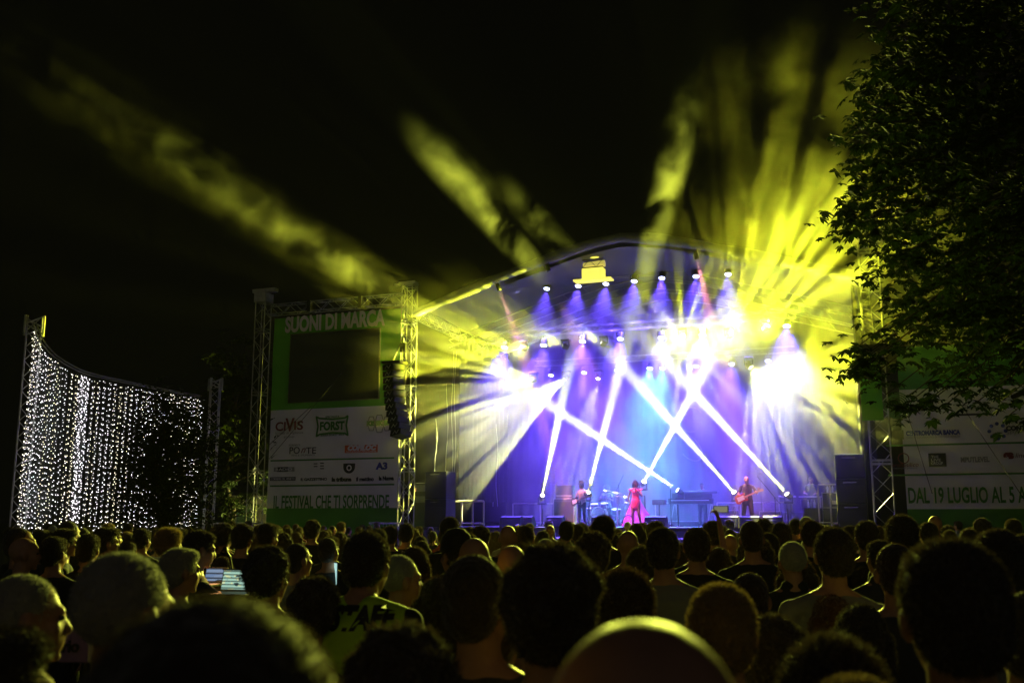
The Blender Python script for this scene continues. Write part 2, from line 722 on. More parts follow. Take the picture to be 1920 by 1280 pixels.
# rolled front edge
m = MB()
k = 10
prev = None
vs = []
for i, a in enumerate(us):
    zc = roofz(a)
    hgt = .20 + .03 * math.sin(a * 1.7)
    e = math.sqrt(max(0, 1 - max(0, (-8.75 - a) / .36) ** 2)) if a < -8.75 else 1
    for j in range(k):
        th = 2 * math.pi * j / k
        vs.append((a, -.12 + .16 * e * math.cos(th), zc - .17 + hgt * e * math.sin(th)))
m.add(vs, [(i * k + j, (i + 1) * k + j, (i + 1) * k + (j + 1) % k, i * k + (j + 1) % k) for i in range(60) for j in range(k)])
m.add([vs[j] for j in range(k)], [tuple(range(k))])
part('front_roll', m, ROOFC, rf, True)
# pale panel hung under the peak
m = MB()
usp = [-5.5 + 10.4 * i / 40 for i in range(41)]
vs = []
for i, a in enumerate(usp):
    t_ = abs(a + .5) / 8.6
    z1 = roofz(a) - .42
    for j in range(9):
        q = j / 8
        zz = z1 * (1 - q) + 11.35 * q + .04 * math.sin(a * 2.4 + q * 3) * math.sin(math.pi * q)
        vs.append((a * (1 - .04 * q), .25 + 3.1 * q, zz))
m.add(vs, [(i * 9 + j, (i + 1) * 9 + j, (i + 1) * 9 + j + 1, i * 9 + j + 1) for i in range(40) for j in range(8)])
part('ceiling_panel', m, ROOFC, rf, True)
for w_ in (3.6, 5.4, 7.4):
    m = MB()
    for dz in (0, -.32):
        m.path([(a, w_, roofz(a) - .45 + dz - .03 * w_) for a in us[::3]], .028, 6)
    for i in range(0, 59, 3):
        m.tube((us[i], w_, roofz(us[i]) - .45 - .03 * w_), (us[i + 1], w_, roofz(us[i + 1]) - .77 - .03 * w_), .01, 5)
    part('roof_rib', m, ALU, rf)
for a in (-8.9, 7.9):
    part('eaves_beam', truss_mb((a, .3, 9.9), (a, 10.3, 9.6), .35), ALU, rf)

# backdrop and side curtains with folds
def curtain(u0, w0, u1, w1, z0, z1, fold=.06, per=.35):
    L = math.hypot(u1 - u0, w1 - w0)
    n_ = int(L / per * 8)
    du, dw = (u1 - u0) / L, (w1 - w0) / L
    vs = []
    for i in range(n_ + 1):
        s_ = L * i / n_
        o_ = fold * math.sin(s_ * 2 * math.pi / per + 1.3 * math.sin(s_ * .9))
        for z in (z0, z1):
            vs.append((u0 + du * s_ - dw * o_, w0 + dw * s_ + du * o_, z))
    return MB().add(vs, [(2 * i, 2 * i + 2, 2 * i + 3, 2 * i + 1) for i in range(n_)])


t = sthing('backdrop_curtain', 'dark folded cloth hanging across the back of the stage', 'curtain', 0, 0, 0)
part('cloth', curtain(-8.9, 9.9, 7.9, 9.9, .2, 11.3, .03, .55), BACKC, t, True)
sv = []
for i in range(60):                          # faint swirling letter printed on the cloth
    a = i / 59 * 4.4
    sv.append((.1 + .55 * math.cos(a + .6), 9.80, 6.25 + .55 * math.sin(a + .6)))
for i in range(60):
    a = i / 59 * 4.4
    sv.append((.1 - .55 * math.cos(a - 2.2) * -1 - .1, 9.80, 5.0 + .6 * math.sin(a + 3.6)))
part('printed_swirl', MB().path(sv[:60], .03, 5).path(sv[60:], .03, 5), mat('pale_violet_print', (.2, .17, .26), .8), t)
t = sthing('side_curtain', 'thin folded side cloth behind the tower left of the stage', 'curtain', 0, 0, 0)
part('cloth', curtain(-8.75, 4.0, -8.75, 9.8, 2.6, 9.9, .10, .5), mat('side_scrim', (.008, .008, .008), .8, trans=.3), t, True)
t = sthing('side_curtain', 'pale side cloth beside the right lattice tower', 'curtain', 0, 0, 0)
part('cloth', curtain(7.55, .6, 7.55, 9.8, 1.6, 9.9, .05, .5), mat('side_scrim', (.008, .008, .008), .8, trans=.3), t, True)
t = sthing('rope', 'thin slack cables hanging at the left wing of the stage', 'cable', 0, 0, 0)
m = MB()
for px, w_, z0_, z1_ in ((818, 3, 2.6, 6.0), (838, 4, 2.6, 7.6), (848, 5, 3.4, 9.2), (853, 5, 3, 9.2), (862, 5.5, 2.6, 9.3), (869, 5.5, 2.6, 9.3), (924, 8, 2.4, 7.0), (932, 8, 2.4, 6.2)):
    u_, _ = UZ(px, 800, w_)
    m.path([(u_ + .05 * math.sin(k_ * 1.1 + px), w_, z0_ + (z1_ - z0_) * k_ / 8) for k_ in range(9)], .012, 5)
    part('strand', m, STEEL, t)
    m = MB()

# three lighting bars
for (xa, ya, xb, yb, w_, lab) in ((950, 538, 1390, 506, 2.6, 'lattice bar carrying the front row of blue lamps under the roof'),
                                   (925, 636, 1500, 600, .9, 'lattice bar carrying the middle row of lamps'),
                                   (1000, 690, 1490, 664, 8.1, 'lattice bar carrying the lowest row of lamps')):
    a = UZ(xa, ya, w_)
    b = UZ(xb, yb, w_)
    z = (a[1] + b[1]) / 2 + .15
    t = sthing('lighting_bar', lab, 'truss beam', 0, w_, 0, group='bars of stage lamps')
    part('lattice', truss_mb((a[0], .3, z + .1), (b[0], .3, z + .1), .25, .012, .3, dr=.005), ALU, t)

# block under the peak, its yellow light put in as emission
u_, z_ = UZ(1113, 512, .6)
t = sthing('truss_block', 'small yellow-glowing box and lattice cube hanging under the roof peak', 'rigging box', u_, .6, z_ - .25)
YB = mat('yellow_glow_panel', (.6, .55, .1), .5, emit=(.95, .85, .12), es=1.1)
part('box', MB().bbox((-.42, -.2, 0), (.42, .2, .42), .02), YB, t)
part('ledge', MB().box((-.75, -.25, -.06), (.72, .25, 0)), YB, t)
part('lattice', truss_mb((-.4, 0, .60), (.42, 0, .60), .30, .02, .28), BLACKM, t)
part('roller', MB().tube((-.42, .1, .58), (.42, .1, .62), .13, 14), mat('yellow_glow_roll', (.6, .5, .15), .5, emit=(.8, .68, .15), es=.55), t)
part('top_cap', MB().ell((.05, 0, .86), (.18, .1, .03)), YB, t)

# ------------------------------------------------------------------ lamps
K_PAR = 9500
K_WASH = 1.0
nm = ['leftmost', 'second', 'third', 'fourth', 'fifth', 'sixth', 'seventh', 'rightmost']
for i, (px, py) in enumerate([(970, 545), (1025, 542), (1084, 537), (1136, 533), (1189, 528), (1241, 522), (1305, 519), (1365, 515)]):
    par_can(px, py, 2.6, 'blue lamp, %s of the eight in the top row under the roof' % nm[i], 'blue lamps of the top row', (0, -.45, -1), power=K_PAR, ang=52)
nm = ['leftmost', 'second', 'third', 'fourth', 'fifth', 'sixth', 'rightmost']
for i, (px, py) in enumerate([(946, 652), (1019, 648), (1092, 641), (1163, 636), (1240, 634), (1317, 629), (1475, 612)]):
    par_can(px, py, 1.3, 'blue lamp, %s of the seven in the middle row of lamps' % nm[i], 'blue lamps of the middle row', (0, -.5, -1), power=K_PAR * 1.5, ang=66)
nm = ['leftmost', 'second', 'third', 'fourth', 'fifth', 'sixth', 'seventh', 'rightmost']
for i, (px, py) in enumerate([(1033, 704), (1095, 699), (1157, 695), (1218, 691), (1242, 691), (1305, 687), (1372, 683), (1440, 677)]):
    cyn = i in (3, 4)
    par_can(px, py, 8, ('cyan lamp, %s of the pair at the middle of the lowest lamp row' % ('left' if i == 3 else 'right')) if cyn else 'blue lamp, %s of the eight in the lowest row of lamps' % nm[i],
            'lamps of the lowest row', (0, -.5, -1), cyan=cyn, power=K_PAR * (1.5 if cyn else 1.6), ang=64)
# yellow moving heads: (px, py, depth), aim (px, py, depth), cone, power, gobo scale
MH = [
    ((977, 652, .7), (850, 632, 0), 50, 120000, 13, YEL, 0, 9000, 'yellow moving light fanning out left, upper one at the left end of the bars'),
    ((995, 712, .8), (850, 725, .2), 88, 66000, 11, (.92, .92, .10), 0, 6000, 'moving light with a broad pale fan, the lowest at the left end'),
    ((1055, 648, .7), (930, 605, -.2), 50, 60000, 14, YEL, 0, 0, 'yellow moving light with a short fan, second from the left end of the bars'),
    ((1127, 642, .7), (1010, 595, -.2), 48, 42000, 14, YEL, 0, 0, 'yellow moving light with the smallest fan, left of the middle bar centre'),
    ((1058, 711, 4.5), (930, 800, 3.5), 40, 120000, 14, WHT, 0, 0, 'moving light with a thin pale fan down to the left under the lowest bar'),
    ((1121, 710, 5.5), (1100, 800, 4.5), 24, 24000, 14, WHT, 0, 0, 'dim moving light with a thin fan straight down beside the blue lamps'),
    ((1280, 630, 1.0), (1275, 740, -10), 120, 10000, 4, YEL, 1, 14000, 'dazzling star shaped moving light pointing at the crowd from the middle of the bars'),
    ((1370, 625, .5), (1480, 480, -.8), 130, 62000, 8, YEL, 0, 14000, 'dazzling moving light throwing yellow rays up, left one of the bright cluster'),
    ((1440, 610, .3), (1540, 500, -.8), 120, 60000, 8, YEL, 0, 10000, 'dazzling moving light, topmost of the bright cluster right of the middle'),
    ((1480, 685, 1.8), (1720, 690, 1.6), 130, 110000, 9, YEL, 0, 8000, 'moving light with level rays toward the right tower, rightmost of the bright cluster'),
    ((1408, 689, 1.2), (1530, 830, .9), 96, 60000, 11, (.92, .92, .16), 0, 0, 'moving light fanning white rays down right, lowest of the bright cluster'),
]
for i, (a, b, ang, pw, sc, col, star, wash, lab) in enumerate(MH):
    t = moving_head(*a, lab, 'yellow moving lights on the bars', PW(*b), ang, pw, sc, col, .15, seed=i + 1, star=bool(star), flat=.2, sharp=(.40, .62) if i in (7, 8, 9) else (.495, .565))
    if wash:                               # added second lamp at the head, puts rim light on the crowd
        pl = PW(*a)
        dl = (RS @ (V((a[0] * .006 - 8.5, 11, 1.2)) - pl)).normalized()
        spot(t, dl * .14, dl, 52, wash * K_WASH, (.85, .93, .10), .8, rad=.12)
# six heads on stands throwing crossed beams
FB = [((1017, 928), (1065, 700), 'first from the left, beam rising steeply'),
      ((1103, 922), (1163, 690), 'second from the left, beam rising beside the bass player'),
      ((1208, 902), (1335, 670), 'beam rising to the right from behind the singer'),
      ((1270, 918), (985, 730), 'beam running flat up to the left over the singer'),
      ((1376, 922), (1170, 690), 'beam running up to the left beside the guitarist'),
      ((1475, 925), (1310, 745), 'rightmost of the stand lamps, beam to the upper left')]
BEAM = []
for i, (a, b, lab) in enumerate(FB):
    w0 = 4.0
    ys = 600
    k = (ys - a[1]) / (b[1] - a[1])
    tx = a[0] + (b[0] - a[0]) * k
    q = PW(tx, ys, -1.2)
    if i == 3:
        q = PW(700, 540, -1.6)
    BEAM.append((PW(*a, w0), (q - PW(*a, w0)).normalized()))
    t = moving_head(a[0], a[1], w0, 'lamp on a stand, ' + lab, 'stage lamps with crossing beams', q, 5.3, 480000, None, (.86, .95, .07), 1, floor_unit=True, rad=.04)
    u_, z_ = UZ(a[0], a[1], w0)
    s_ = sthing('lamp_stand', 'thin black stand under the ' + lab.split(',')[0] + (' crossing beam lamp' if i < 2 else ' beam lamp'), 'stand', u_, w0, DECK, group='stands of the beam lamps')
    s_['label'] = 'black stand carrying the stage lamp with ' + ['the steep beam at the far left', 'the beam beside the bass player', 'the beam behind the singer', 'the flat beam to the left', 'the beam beside the guitarist', 'the rightmost beam'][i]
    zz = z_ - DECK - .55
    if zz > .05:
        part('pole', MB().tube((0, 0, .02), (0, 0, zz), .03), BLACKM, s_)
        part('foot', MB().bbox((-.25, -.25, 0), (.25, .25, .03), .01), BLACKM, s_)

# ------------------------------------------------------------------ smoke
smoke(SW(-.4, 4.9, 6.0), (10.2, 6.0, 7.6), .055, .35, .36, .70, base=.022, rz=-A, seed=1, edge=.7)
smoke(SW(5.6, -.2, 8.6), (8.2, 3.8, 7.2), .085, .40, .36, .70, base=.018, rz=-A, seed=2, edge=.25)
smoke(SW(-7.2, .6, 7.4), (5.2, 3.2, 5.2), .05, .45, .36, .70, base=.02, rz=-A, seed=3, edge=.25)


def on_beam(i, py):                        # point of beam i that shows at height py
    p, d = BEAM[i]
    lo, hi = 0., 60.
    for _ in range(40):
        m_ = (lo + hi) / 2
        q = p + d * m_
        f_ = (q.y * math.cos(TH) + (q.z - CAMZ) * math.sin(TH))
        y_ = 640 - F * (-(q.y) * math.sin(TH) + (q.z - CAMZ) * math.cos(TH)) / f_
        lo, hi = (m_, hi) if y_ > py else (lo, m_)
    return p + d * lo


for (i, py, r, de, se) in ((4, 385, (1.15, 1.15, 4.4), .22, 4), (1, 375, (1.05, 1.05, 4.6), .20, 5), (3, 480, (1.5, 1.5, 8.5), .075, 6), (3, 260, (2.0, 2.0, 10), .035, 10), (5, 430, (.9, .9, 2.8), .09, 8), (2, 420, (1.2, 1.2, 3.8), .07, 11)):
    o = smoke(on_beam(i, py), r, de, .7, .44, .66, base=0, seed=se, edge=-.2)
    o.rotation_mode = 'QUATERNION'
    o.rotation_quaternion = BEAM[i][1].to_track_quat('Z', 'Y')
for (px, py, w_, r, de, se) in ((1480, 190, -1.5, (4.5, 3, 3.6), .09, 7), (1530, 420, -1, (4.5, 3, 3.0), .12, 9)):
    smoke(PW(px, py, w_), r, de, .6, .40, .66, rz=-A, seed=se, edge=.2)
smoke(PW(1225, 870, 4.2), (1.6, 1.2, 1.5), .30, .9, .3, .7, base=.03, rz=-A, seed=12, edge=.1)
smoke(PW(1210, 775, 2.6), (7.2, 1.6, 2.3), .10, 1.1, .42, .66, rz=-A, seed=13, edge=.3)
# key lamps on the roof edge, pinkish, lighting the players from the front
for u_, tu, tw_, lab in ((-5.2, -3.2, 3.0, 'small front lamp on the roof edge, left of the yellow box'), (-3.2, -.45, 1.6, 'small front lamp on the roof edge nearest the yellow box'), (2.4, 3.6, 2.0, 'small front lamp on the right slope of the roof edge')):
    z_ = roofz(u_) - .75
    t = sthing('front_lamp', lab, 'stage light', u_, -.35, z_, group='front lamps on the roof edge')
    d = V((tu - u_, tw_ + .35, DECK + 1.1 - z_)).normalized()
    part('can', MB().lathe([(.001, -.3), (.07, -.3), (.09, -.02), (.08, 0), (.075, -.02)], (0, 0, 0), d, 16), BLACKM, t, True)
    part('yoke', MB().tube(-d * .15 + V((0, 0, 0)), V((0, 0, .35)), .015), BLACKM, t)
    spot(t, d * .02, d, 13, 26000, (1, .30, .42), .6, rad=.05)

# ------------------------------------------------------------------ people
def remesh(mb, name, m, vox=.012, smooth=3, fac=.6):
    me = mb.mesh('tmp', m)
    o = link(bpy.data.objects.new('tmp', me))
    r = o.modifiers.new('r', 'REMESH')
    r.mode = 'VOXEL'
    r.voxel_size = vox
    r.use_smooth_shade = True
    if smooth:
        s_ = o.modifiers.new('s', 'SMOOTH')
        s_.iterations = smooth
        s_.factor = fac
    dg = bpy.context.evaluated_depsgraph_get()
    out = bpy.data.meshes.new_from_object(o.evaluated_get(dg))
    out.name = name
    out.materials.clear()
    out.materials.append(m)
    out.polygons.foreach_set('use_smooth', [True] * len(out.polygons))
    out.polygons.foreach_set('material_index', [0] * len(out.polygons))
    bpy.data.objects.remove(o)
    bpy.data.meshes.remove(me)
    return out


def hairmat(n, col, tr=.4):
    return mat(n, col, .55, trans=tr, spec=.5, bump=.8, bscale=60, sheen=1)


H_DARK = hairmat('dark_hair', (.075, .052, .035))
H_BROWN = hairmat('brown_hair', (.08, .04, .02))
H_GREY = hairmat('grey_hair', (.55, .54, .52))
H_BLOND = hairmat('blond_hair', (.38, .25, .11))
H_RED = hairmat('reddish_hair', (.16, .05, .02))


def hand(mb, wr, d, palm_n, curl=.5, s=1., thumb=1):
    """palm and five bent fingers; wr wrist, d pointing direction, palm_n palm normal"""
    d = V(d).normalized()
    n = V(palm_n)
    n = (n - d * n.dot(d)).normalized()
    side = d.cross(n) * thumb
    wr = V(wr)
    mb.pill(wr + d * .015, wr + d * .075 * s, .030 * s, .036 * s, .42, side)
    for i, (L, off) in enumerate(((.070, -.030), (.080, -.011), (.075, .009), (.058, .028))):
        b = wr + d * .092 * s - side * off * s
        a1 = curl * .9 + .05 * i
        d1 = (d * math.cos(a1) + n * math.sin(a1)).normalized()
        m_ = b + d1 * L * .5 * s
        a2 = a1 + curl * 1.2
        d2 = (d * math.cos(a2) + n * math.sin(a2)).normalized()
        mb.pill(b, m_, .0088 * s, .0082 * s, n=8)
        mb.pill(m_, m_ + d2 * L * .5 * s, .0082 * s, .007 * s, n=8)
    b = wr + d * .03 * s + side * .028 * s
    t1 = (d * .6 + side * .75 + n * .3).normalized()
    m_ = b + t1 * .042 * s
    mb.pill(b, m_, .012 * s, .010 * s, n=8)
    mb.pill(m_, m_ + (d * .85 + side * .2 + n * (.3 + curl * .6)).normalized() * .032 * s, .010 * s, .008 * s, n=8)


def person_data(key, sex='m', hair='short', hm=None, pose=None, vox=.011, top='tee', strands=9000, head=(0, 0, 0), shoes=True, hv=1., belly=0, skirt=False, bottom=True, sleeve=None):
    """meshes of one figure 1.72 tall standing at the origin and looking along +y; every part is one closed surface"""
    if key in CACHE:
        return CACHE[key]
    rnd = random.Random(key)
    hm = hm or H_DARK
    f = sex == 'f'
    sw = .165 if f else .192
    P = dict(pelvis=(0, 0, .93), chest=(0, -.005, 1.28), neck=(0, -.005, 1.44), head=(0, .012, 1.605),
             sl=(-sw, -.01, 1.365), sr=(sw, -.01, 1.365), el=(-sw - .05, -.03, 1.10), er=(sw + .05, -.03, 1.10),
             wl=(-sw - .05, .05, .86), wr=(sw + .05, .05, .86), hl=(-.095, 0, .90), hr=(.095, 0, .90),
             kl=(-.11, .02, .49), kr=(.11, .02, .49), al=(-.12, -.02, .09), ar=(.12, -.02, .09),
             cl=.35, cr=.35, nl=(1, 0, 0), nr=(-1, 0, 0), dl=None, dr=None)
    P.update(pose or {})
    P = {k: (V(v) if isinstance(v, tuple) else v) for k, v in P.items()}
    hd = P['head']
    R = Matrix.Rotation(head[0], 3, 'Z') @ Matrix.Rotation(head[1], 3, 'X') @ Matrix.Rotation(head[2], 3, 'Y')
    hp = hd - V((0, 0, .10))

    def H(x, y, z):
        return hp + R @ V((x, y, z + .10))
    X = R @ V((1, 0, 0))
    B = MB()
    # head: cranium, face, jaw, brow, nose, lips, chin, ears
    B.ell(H(0, -.014, .030), (.074, .094, .088), 18, R)
    B.ell(H(0, .028, -.028), (.060, .066, .080), 16, R)
    B.ell(H(0, .030, -.062), (.050, .056, .048), 14, R)
    B.ell(H(0, .074, -.098), (.020, .017, .015), 10, R)
    B.ell(H(0, .078, .026), (.048, .018, .012), 12, R)
    B.pill(H(0, .088, .010), H(0, .108, -.026), .008, .012, n=8)
    B.ell(H(0, .103, -.030), (.016, .012, .009), 8, R)
    B.ell(H(0, .088, -.056), (.022, .012, .008), 10, R)
    B.ell(H(0, .085, -.067), (.019, .012, .008), 10, R)
    for s_ in (-1, 1):
        B.ell(H(s_ * .044, .062, -.022), (.018, .018, .018), 8, R)
        B.ell(H(s_ * .076, -.008, -.010), (.010, .019, .031), 10, R)
        B.ell(H(s_ * .084, -.014, -.004), (.006, .015, .026), 10, R)
    # neck and torso
    B.pill(P['neck'] - V((0, .0, .02)), H(0, -.012, -.07), .058 if not f else .050, .054 if not f else .046)
    B.pill(P['sl'], P['neck'] + V((-.03, 0, .01)), .045, .05, .8, (0, 1, 0))
    B.pill(P['sr'], P['neck'] + V((.03, 0, .01)), .045, .05, .8, (0, 1, 0))
    B.pill(P['chest'] + V((0, 0, .02)), P['pelvis'] + V((0, 0, .12)), .150 if not f else .132, .125 if not f else .112, .70, (1, 0, 0))
    B.pill(P['pelvis'] + V((0, 0, .06)), P['pelvis'] - V((0, 0, .02)), .150, .150, .72, (1, 0, 0))
    if f:
        for s_ in (-1, 1):
            B.ell(P['chest'] + V((s_ * .06, .065, .01)), (.06, .045, .065), 12)
    if belly:
        B.ell(P['chest'] + V((0, .05, -.18)), (.14, .12 * belly, .15), 14)
    for a, e, w_, hnd, n_, c_, th in (('sl', 'el', 'wl', 'dl', 'nl', 'cl', 1), ('sr', 'er', 'wr', 'dr', 'nr', 'cr', -1)):
        B.pill(P[a], P[e], .047 if not f else .040, .036 if not f else .031)
        B.pill(P[e], P[w_], .037 if not f else .031, .024 if not f else .021)
        d = P[hnd] if P[hnd] is not None else (P[w_] - P[e]).normalized()
        hand(B, P[w_], d, P[n_], P[c_], 1 if not f else .92, th)
    for a, e, w_ in (('hl', 'kl', 'al'), ('hr', 'kr', 'ar')):
        B.pill(P[a], P[e], .085, .055)
        B.pill(P[e], P[w_], .055, .036)
        B.pill(P[w_] + V((0, -.02, -.045)), P[w_] + V((0, .14, -.06)), .036, .026, .8, (1, 0, 0))
    D = {}
    D['body'] = remesh(B, 'body', SKIN, vox, 2)
    # clothes
    C = MB()
    g = .014
    C.pill(P['chest'] + V((0, 0, .02)), P['pelvis'] + V((0, 0, .10)), (.150 if not f else .132) + g, (.135 if not f else .125) + g, .72, (1, 0, 0))
    C.pill(P['pelvis'] + V((-.05, 0, .08)), P['pelvis'] + V((-.05, 0, -.02)), .125, .12, .95, (1, 0, 0))
    C.pill(P['pelvis'] + V((.05, 0, .08)), P['pelvis'] + V((.05, 0, -.02)), .125, .12, .95, (1, 0, 0))
    if belly:
        C.ell(P['chest'] + V((0, .055, -.18)), (.15, .125 * belly, .16), 14)
    if f:
        for s_ in (-1, 1):
            C.ell(P['chest'] + V((s_ * .055, .065, .01)), (.072, .054, .075), 12)
    for s_, a, e, w_ in ((-1, 'sl', 'el', 'wl'), (1, 'sr', 'er', 'wr')):
        C.pill(P[a], P['neck'] + V((s_ * .045, 0, -.01)), .045 + g * .7, .045 + g * .6, .85, (0, 1, 0))
        t_ = 1 if top == 'long' else .55
        C.pill(P[a], P[a].lerp(P[e], t_), .046 + g * .6, .042 + g * .8)
        if top == 'long':
            C.pill(P[e], P[w_], .038 + g, .026 + g)
    if top == 'shirt' or top == 'long':
        C.pill(P['neck'] + V((-.045, -.012, .035)), P['neck'] + V((.045, -.012, .035)), .034, .034, 1.2, (0, 0, 1))
    if top != 'none':
        D['shirt'] = remesh(C, 'shirt', MATS_SHIRT[0], vox, 3)
    if bottom:
        T = MB()
        T.pill(P['pelvis'] + V((0, 0, .05)), P['pelvis'] - V((0, 0, .03)), .158, .158, .74, (1, 0, 0))
        for a, e, w_ in (('hl', 'kl', 'al'), ('hr', 'kr', 'ar')):
            T.pill(P[a], P[e], .096, .070)
            T.pill(P[e], P[w_] + V((0, 0, .02)), .070, .058)
        D['trousers'] = remesh(T, 'trousers', TROU, .016, 2)
    if shoes:
        S_ = MB()
        for w_ in ('al', 'ar'):
            S_.pill(P[w_] + V((0, -.03, -.045)), P[w_] + V((0, .16, -.055)), .045, .036, .85, (1, 0, 0))
        D['shoe'] = remesh(S_, 'shoe', BLACKP, .014, 1)
    # hair
    if hair != 'bald':
        G = MB()
        a = {'short': .006, 'thin': .003, 'crop': .002, 'curly': .018, 'afro': .055, 'long': .013, 'bob': .016, 'pony': .010, 'spiky': .013, 'wavy': .02}[hair]
        G.ell(H(0, -.024, .036), (.076 + a, .092 + a, .088 + a * .9), 20, R)
        if hair not in ('thin',):
            G.ell(H(0, -.050, -.012), (.070 + a * .8, .060 + a, .070), 16, R)
        if hair in ('short', 'spiky', 'curly', 'wavy'):
            G.ell(H(0, .028, .083), (.058 + a * .5, .056, .034 + a * .6), 14, R)
        if hair in ('long', 'wavy'):
            for k_ in range(9):
                x_ = (k_ - 4) * .021
                G.pill(H(x_, -.062 + abs(x_) * .3, -.01), hd + R @ V((x_ * 1.25, -.085 + abs(x_) * .35, -.23 - rnd.random() * .09)), .030 + a, .020 + a)
            for s_ in (-1, 1):
                G.pill(H(s_ * .078, -.01, .0), hd + R @ V((s_ * .095, -.02, -.20)), .022 + a * .5, .02)
        if hair == 'bob':
            for k_ in range(7):
                x_ = (k_ - 3) * .028
                G.pill(H(x_, -.055 + abs(x_) * .4, .0), H(x_ * 1.15, -.060 + abs(x_) * .5, -.10), .04, .034)
        if hair == 'pony':
            G.pill(H(0, -.10, .05), H(0, -.135, -.03), .026, .030)
            G.pill(H(0, -.135, -.03), H(0, -.12, -.17), .030, .012)
        if hair in ('curly', 'afro', 'wavy'):
            for k_ in range(110 if hair == 'afro' else 80):
                v_ = V((rnd.gauss(0, 1), rnd.gauss(0, 1), rnd.gauss(.25, 1))).normalized()
                if v_.y > .35 and v_.z < .55:
                    continue
                if v_.z < -.5:
                    continue
                rr = rnd.uniform(.012, .024)
                G.ell(H(v_.x * (.074 + a), -.024 + v_.y * (.09 + a), .036 + v_.z * (.086 + a)), (rr, rr, rr), 8, R)
        hme = remesh(G, 'hair', hm, .009 if hair in ('curly', 'afro', 'wavy') else .011, 1)
        # loose strands that catch the light along the outline
        vs = [v.co.copy() for v in hme.vertices]
        ns = [v.normal.copy() for v in hme.vertices]
        polys = [tuple(p.vertices) for p in hme.polygons]
        L0 = {'short': .016, 'thin': .010, 'crop': .007, 'curly': .016, 'afro': .020, 'long': .020, 'bob': .018, 'pony': .014, 'spiky': .034, 'wavy': .022}[hair] * hv
        j0 = {'curly': 1.0, 'afro': 1.0, 'wavy': .9, 'spiky': .35, 'crop': .3}.get(hair, .55)
        nb = len(vs)
        sv, sf = [], []
        for k_ in range(strands):
            i = rnd.randrange(nb)
            n_ = ns[i]
            t_ = V((rnd.gauss(0, 1), rnd.gauss(0, 1), rnd.gauss(-.5, 1)))
            t_ = (t_ - n_ * t_.dot(n_)).normalized()
            L_ = L0 * rnd.uniform(.4, 1.3)
            d1 = (n_ * 1. + t_ * j0 * rnd.uniform(.3, 1.2)).normalized()
            d2 = (n_ * .3 + t_ * 1.).normalized()
            b_ = vs[i] - n_ * .003 + t_ * rnd.uniform(0, .008)
            wv = d1.cross(n_ + t_ * .3)
            wv = (wv.normalized() if wv.length > 1e-4 else n_.orthogonal()) * rnd.uniform(.0007, .0015)
            m_ = b_ + d1 * L_ * .55
            e_ = m_ + (d1 * .4 + d2 * .6) * L_ * .5
            q = nb + len(sv)
            sv += [b_ - wv, b_ + wv, m_ - wv * .8, m_ + wv * .8, e_]
            sf += [(q, q + 1, q + 3, q + 2), (q + 2, q + 3, q + 4)]
        me = bpy.data.meshes.new('hair')
        me.from_pydata([tuple(v) for v in vs + sv], [], polys + sf)
        me.materials.append(hm)
        me.polygons.foreach_set('use_smooth', [True] * len(polys) + [False] * len(sf))
        bpy.data.meshes.remove(hme)
        D['hair'] = me
    D['_H'] = H
    D['_R'] = R
    CACHE[key] = D
    return D


MATS_SHIRT = [mat('cloth_%s' % n_, c_, .85, bump=.7, bscale=14, sheen=.2) for n_, c_ in (
    ('black', (.02, .02, .022)), ('charcoal', (.05, .05, .055)), ('white', (.62, .62, .60)), ('grey', (.22, .22, .22)), ('navy', (.03, .04, .09)),
    ('olive', (.10, .11, .06)), ('red', (.25, .04, .04)), ('pale_blue', (.30, .38, .5)), ('beige', (.42, .36, .27)))]
TROU = mat('dark_trousers', (.03, .032, .045), .85, bump=.5, bscale=12)


def figure(data, name, label, loc, rz, s=1., shirt=None, skin=None, hair=None, group=None, trousers=None, eyes=False, cat='person', skip=()):
    t = thing(name, label, cat, loc, rz, group)
    t.scale = (s, s, s)
    for k, me in data.items():
        if k[0] == '_' or k in skip:
            continue
        o = part(k, me, None, t)
        m = {'body': skin, 'shirt': shirt, 'hair': hair, 'trousers': trousers}.get(k)
        if m is not None:
            o.material_slots[0].link = 'OBJECT'
            o.material_slots[0].material = m
    if eyes:
        H = data['_H']
        for s_ in (-1, 1):
            part('eye', MB().ell(H(s_ * .029, .079, .008), (.012, .010, .008), 8, data['_R']), EYE, t, True)
    return t

# ------------------------------------------------------------------ sponsor banner and screen left of the stage
PB = V((0, 0, 0))


def bz(px, py, w_):
    return UZ(px, py, w_)


WB = .32
ub0, ub1 = -15.78, -9.62
bn = sthing('sponsor_banner', 'tall green and white sponsor banner left of the stage with a dark screen', 'banner', 0, WB, 0)
ztop, zw1, zw0, zb = 10.25, 6.33, 2.28, 1.15


def ripple(u0, u1, z0, z1, amp=.02, nu=60, nz=20, tilt=0):
    m = MB()
    vs = []
    for i in range(nu + 1):
        for j in range(nz + 1):
            a = u0 + (u1 - u0) * i / nu
            z = z0 + (z1 - z0) * j / nz
            vs.append((a, amp * (math.sin(a * 2.3 + z * 1.1) * .6 + math.sin(z * 2.9 - a * .7) * .4), z))
    k = nz + 1
    return m.add(vs, [(i * k + j, (i + 1) * k + j, (i + 1) * k + j + 1, i * k + j + 1) for i in range(nu) for j in range(nz)])


